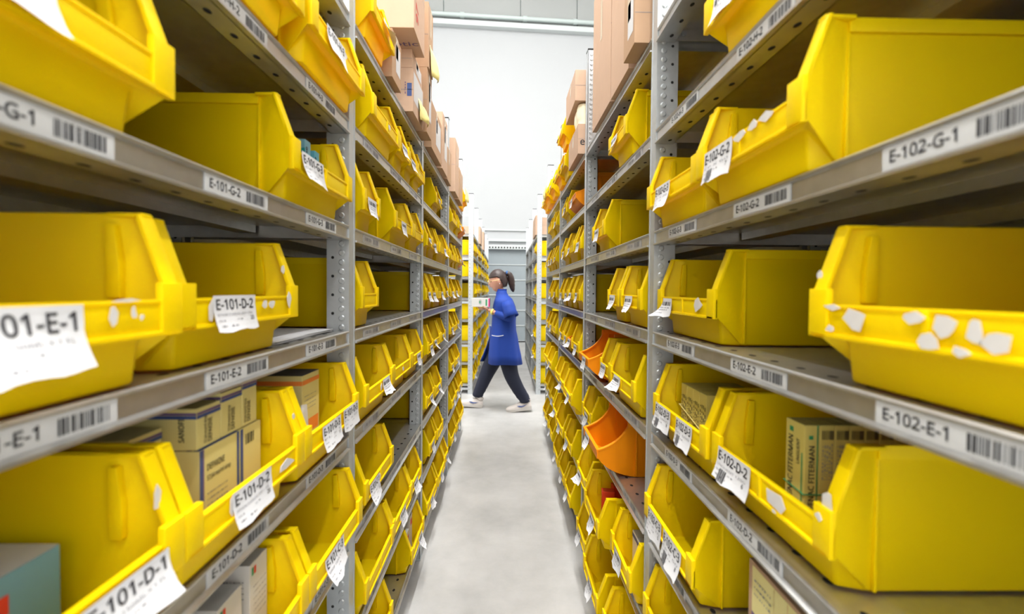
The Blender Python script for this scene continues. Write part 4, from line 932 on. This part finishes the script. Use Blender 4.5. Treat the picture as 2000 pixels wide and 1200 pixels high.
# open front flap swinging forward on the far side
fl = []
for j in range(9):
    t = j / 8; yy = 640 + 68 * t; fl.append([px(960 - 22 * t ** 1.5 + (4 * math.sin(3 * u_) if False else 0) + (956 - (960 - 22 * t ** 1.5)) * u_, yy + 4 * u_ * t, 0.10 - 0.07 * (1 - u_) + 0.09 * u_) for u_ in [i / 6 for i in range(7)]])
cm.add([p for r_ in fl for p in r_], [(j * 7 + i, j * 7 + i + 1, (j + 1) * 7 + i + 1, (j + 1) * 7 + i) for j in range(8) for i in range(6)], 'coat')
cmesh = cm.mesh('coat', recalc=True)
def sleeve(a, b_, c, sgn):
    m1 = skin_mesh([a, (a + b_) / 2 + Vector((0.006, 0, 0)), b_, (b_ + c) / 2, c + (b_ - c) * 0.16], [(0, 1), (1, 2), (2, 3), (3, 4)], [0.076, 0.068, 0.056, 0.046, 0.040])
    return m1
slN = sleeve(J_['shN'] + Vector((0, 0.02, -0.01)), J_['elN'], J_['wrN'], -1); slF = sleeve(J_['shF'] + Vector((0, -0.02, -0.01)), J_['elF'], J_['wrF'], 1)
cuff = MB([]); a, b_ = J_['shN'], J_['elN']; d = (b_ - a)
cuff.tube([a + d * 0.05, a + d * 0.35, a + d * 0.62, a + d * 0.86], [0.060, 0.070, 0.077, 0.086], 'coat', 18, cap=False); cuffm = bake(cuff.mesh('c'), [('SOLIDIFY', dict(thickness=0.004))])
cmesh = bake(cmesh, [('SOLIDIFY', dict(thickness=0.005, offset=0.0))])
ct = merge(['coat'], cmesh, slN, slF, cuffm); co = W_('coat', ct)
m_ = MB([]); pts = [px(962 + 22 * i / 10, 652.5 + 1.5 * math.sin(math.pi * i / 10), -0.192 + 0.0) for i in range(11)]
pts = [Vector((p.x, PY - 0.1885 - 0.010 * math.sin(math.pi * i / 10), p.z)) for i, p in enumerate(pts)]
m_.tube(pts, 0.0045, 'paper', 6); o = link('pocket_trim', m_.mesh('pocket_trim'), co)
m_ = MB([]); m_.loft([ring(569, 970, 989.5, 0.061), ring(565, 971, 990, 0.060), ring(565.2, 972, 989, 0.056), ring(570, 972, 988, 0.056)], 'coat', False, False); o = link('collar', m_.mesh('collar', smooth=60), co)
# trousers and shoes
def leg(h, kn, an):
    mid = (h + kn) / 2; sh = (kn + an) / 2
    return skin_mesh([h, mid, kn, sh, an + Vector((0, 0, 0.03)), an + Vector((0, 0, -0.005))], [(i, i + 1) for i in range(5)], [0.122, 0.110, 0.090, 0.076, 0.068, 0.064])
tr = merge(['jeans'], leg(J_['hpN'] + Vector((0, 0.01, 0)), J_['knN'], J_['anN']), leg(J_['hpF'] + Vector((0, -0.01, 0)), J_['knF'], J_['anF']), skin_mesh([J_['pel'] + Vector((0, 0, 0.06)), J_['pel'] + Vector((0, 0, -0.05))], [(0, 1)], [0.135, 0.125]))
for v in tr.vertices:                                    # bunched creases above the ankle
    if v.co.z < 0.30:
        kz = math.sin(v.co.z * 110) * 0.006 * (1 - v.co.z / 0.30); v.co.x += kz; v.co.y += kz * 0.5 if v.co.y > PY else -kz * 0.5
W_('trousers', tr)
def shoe(heel, pitch, par_name='shoe'):
    """toe towards -x; heel = ground point below the heel"""
    m_ = MB([]); L = 0.265; BIG = 1.1
    def out(xs, top): pass
    rg_ = []
    prof = [(0.000, 0.030, 0.062), (0.02, 0.040, 0.088), (0.055, 0.041, 0.094), (0.10, 0.040, 0.090), (0.14, 0.041, 0.076), (0.18, 0.046, 0.062), (0.22, 0.045, 0.054), (0.25, 0.034, 0.044), (0.262, 0.018, 0.036)]
    for x, hw, top in prof:
        r_ = []
        for k in range(16):
            t = math.pi * k / 15; r_.append((-x, hw * math.cos(t), 0.026 + (top - 0.026) * math.sin(t) ** 0.75))
        rg_.append(r_)
    vs = [v for r_ in rg_ for v in r_]; fs = [(i * 16 + k, i * 16 + k + 1, (i + 1) * 16 + k + 1, (i + 1) * 16 + k) for i in range(len(rg_) - 1) for k in range(15)]
    fs += [tuple(range(16)), tuple(range((len(rg_) - 1) * 16, len(rg_) * 16))]
    m_.add(vs, fs, 'shoe')
    m_.tube([(-0.045, 0, 0.085), (-0.03, 0, 0.112)], [0.042, 0.040], 'shoe', 16)
    MX = Matrix.Translation(heel) @ Matrix.Rotation(pitch, 4, 'Y') @ Matrix.Scale(BIG, 4)
    m_.mapv(lambda v: MX @ v); so = W_('shoe', m_.mesh('shoe', smooth=60))
    q = MB([]); lo = [(-x, sg * (hw + 0.004), 0) for x, hw, _ in prof for sg in (1,)] + [(-x, -(hw + 0.004), 0) for x, hw, _ in reversed(prof)]
    hi = [(x * 1.01, y * 1.02, 0.028 + (0.010 if x > -0.06 else 0)) for x, y, _ in lo]; n = len(lo)
    q.loft([lo, [(x, y * 1.03, 0.014) for x, y, _ in lo], hi], 'sole'); q.mapv(lambda v: MX @ v); link('sole', q.mesh('sole', smooth=50), so)
    c = MB([]); cv = [(-0.040, 0.060), (-0.060, 0.046), (-0.085, 0.040), (-0.115, 0.046), (-0.150, 0.062), (-0.112, 0.054), (-0.088, 0.052), (-0.070, 0.056)]
    cv = [(-0.19 - x, z) for x, z in cv]
    c.poly([(x, -0.0445 - 0.001 + (z - 0.045) * 0.25, z) for x, z in cv], 'navy'); c.mapv(lambda v: MX @ v); link('side_emblem', c.mesh('side_emblem', recalc=False), so)
    l = MB([])
    for k in range(4): l.tube([(-0.085 - 0.02 * k, -0.022, 0.088 - 0.007 * k), (-0.09 - 0.02 * k, 0, 0.096 - 0.007 * k), (-0.085 - 0.02 * k, 0.022, 0.088 - 0.007 * k)], 0.0025, 'paper', 6)
    l.mapv(lambda v: MX @ v); link('laces', l.mesh('laces'), so)
shoe(Vector((J_['anN'].x + 0.075, PY - 0.09, 0.033)), R(-8))
shoe(Vector((J_['anF'].x + 0.060, PY + 0.085, 0.000)), R(6))
# hair: cap cut away at the face, fringe, ponytail
hr = MB([]); n, kk = 40, 30; rings = []
for j in range(1, kk):
    a = math.pi * j / kk; rings.append([(math.cos(2 * math.pi * i / n) * math.sin(a) * 0.112, math.sin(2 * math.pi * i / n) * math.sin(a) * 0.087, -math.cos(a) * 0.132 + 0.006) for i in range(n)])
hr.loft(rings, 'hair'); hme = hr.mesh('hair'); bm = bmesh.new(); bm.from_mesh(hme)
kill = []
for f in bm.faces:
    c = f.calc_center_median(); lim = 0.045 if c.x < 0.0 else 0.045 - c.x * 2.0
    if c.z < lim and c.x < 0.055: kill.append(f)
    elif c.z < -0.085: kill.append(f)
bmesh.ops.delete(bm, geom=kill, context='FACES')
for v in bm.verts:
    nz = noise.noise(v.co * 55) * 0.004 + math.sin(v.co.y * 260 + v.co.x * 60) * 0.0015; v.co += v.co.normalized() * nz
bm.to_mesh(hme); bm.free()
hme = bake(hme, [('SOLIDIFY', dict(thickness=0.016, offset=-1.0)), ('SUBSURF', dict(levels=1, render_levels=1))])
hme.transform(HM)
pts = [px(984, 537), px(992, 533), px(997, 540), px(999, 552), px(1000, 562), px(1003, 571)]
pony = skin_mesh(pts, [(i, i + 1) for i in range(5)], [0.030, 0.034, 0.044, 0.043, 0.034, 0.012], 2)
for v in pony.vertices: v.co += Vector((noise.noise(v.co * 60), noise.noise(v.co * 60 + Vector((9, 0, 0))), 0)) * 0.006
ho = W_('hair', merge(['hair'], hme, pony))
m_ = MB([]); c0 = px(989.5, 534); m_.ball(c0, (0.016, 0.034, 0.030), 'hairtie'); link('hair_tie', m_.mesh('hair_tie', smooth=60), ho)
m_ = MB([])
def hp(x, y, z): return HM @ Vector((x, y, z))
for sg in (-1, 1):
    m_.tube([hp(-0.108 + 0.006 * math.cos(t), sg * 0.033 + 0.024 * math.cos(t), 0.004 + 0.020 * math.sin(t)) for t in [k * math.pi / 8 for k in range(17)]], 0.0022, 'gold', 6)
    m_.tube([hp(-0.102, sg * 0.057, 0.010), hp(-0.05, sg * 0.077, 0.012), hp(0.015, sg * 0.080, 0.010)], 0.0022, 'gold', 6)
m_.tube([hp(-0.112, -0.010, 0.008), hp(-0.122, 0, 0.012), hp(-0.112, 0.010, 0.008)], 0.0022, 'gold', 6); W_('glasses', m_.mesh('glasses'))
for sg in (-1, 1):
    m_ = MB([]); m_.ball(hp(-0.083, sg * 0.032, 0.006), (0.008, 0.012, 0.007), 'eye', 12, 8); W_('eye', m_.mesh('eye', smooth=60))
    m_ = MB([]); m_.ball(hp(0.012, sg * 0.084, -0.034), 0.006, 'paper', 10, 6); W_('earring', m_.mesh('earring', smooth=60))
m_ = MB([]); m_.ball(hp(-0.103, 0, -0.052), (0.008, 0.020, 0.006), 'lip', 12, 8); W_('lips', m_.mesh('lips', smooth=60))
m_ = MB([]); wv = J_['wrN']; dv = (J_['elN'] - wv).normalized()
m_.tube([wv + dv * 0.0, wv + dv * 0.022], [0.033, 0.034], 'bracelet', 16); W_('wristband', m_.mesh('wristband', smooth=40))
# the box in her hands
def deco_held(mb, W, d, h):
    y = -W / 2 - E_
    mb.quad((d - 0.045, y, 0.012), (d - 0.028, y, 0.012), (d - 0.028, y, h - 0.012), (d - 0.045, y, h - 0.012), 'green')
    mb.quad((d - 0.014, y, 0.0), (d, y, 0.0), (d, y, h), (d - 0.014, y, h), 'pink')
    mb.poly([(d * 0.48 + 0.018 * math.cos(t) , y, h * 0.55 + 0.030 * math.sin(t)) for t in [k * math.pi / 7 for k in range(14)]], 'strip')
    mb.poly([(d * 0.46 + 0.008 * math.cos(t), y - E_, h * 0.55 + 0.018 * math.sin(t)) for t in [k * math.pi / 5 for k in range(10)]], 'green')
    mb.quad((d, -W / 2, 0), (d, W / 2, 0), (d, W / 2, h), (d, -W / 2, h), 'white_box')
bx0, bx1 = px(923, 0).x, px(957, 0).x
hb = carton('held_box', 1, bx0, bx1, PY - 0.128, PY + 0.05, BOXB.z + 0.004, 0.096, 'white box with a green mark held in the worker\'s hands', 'box', 'white_box', None, deco_held, R(0))
hb.location.x = bx0
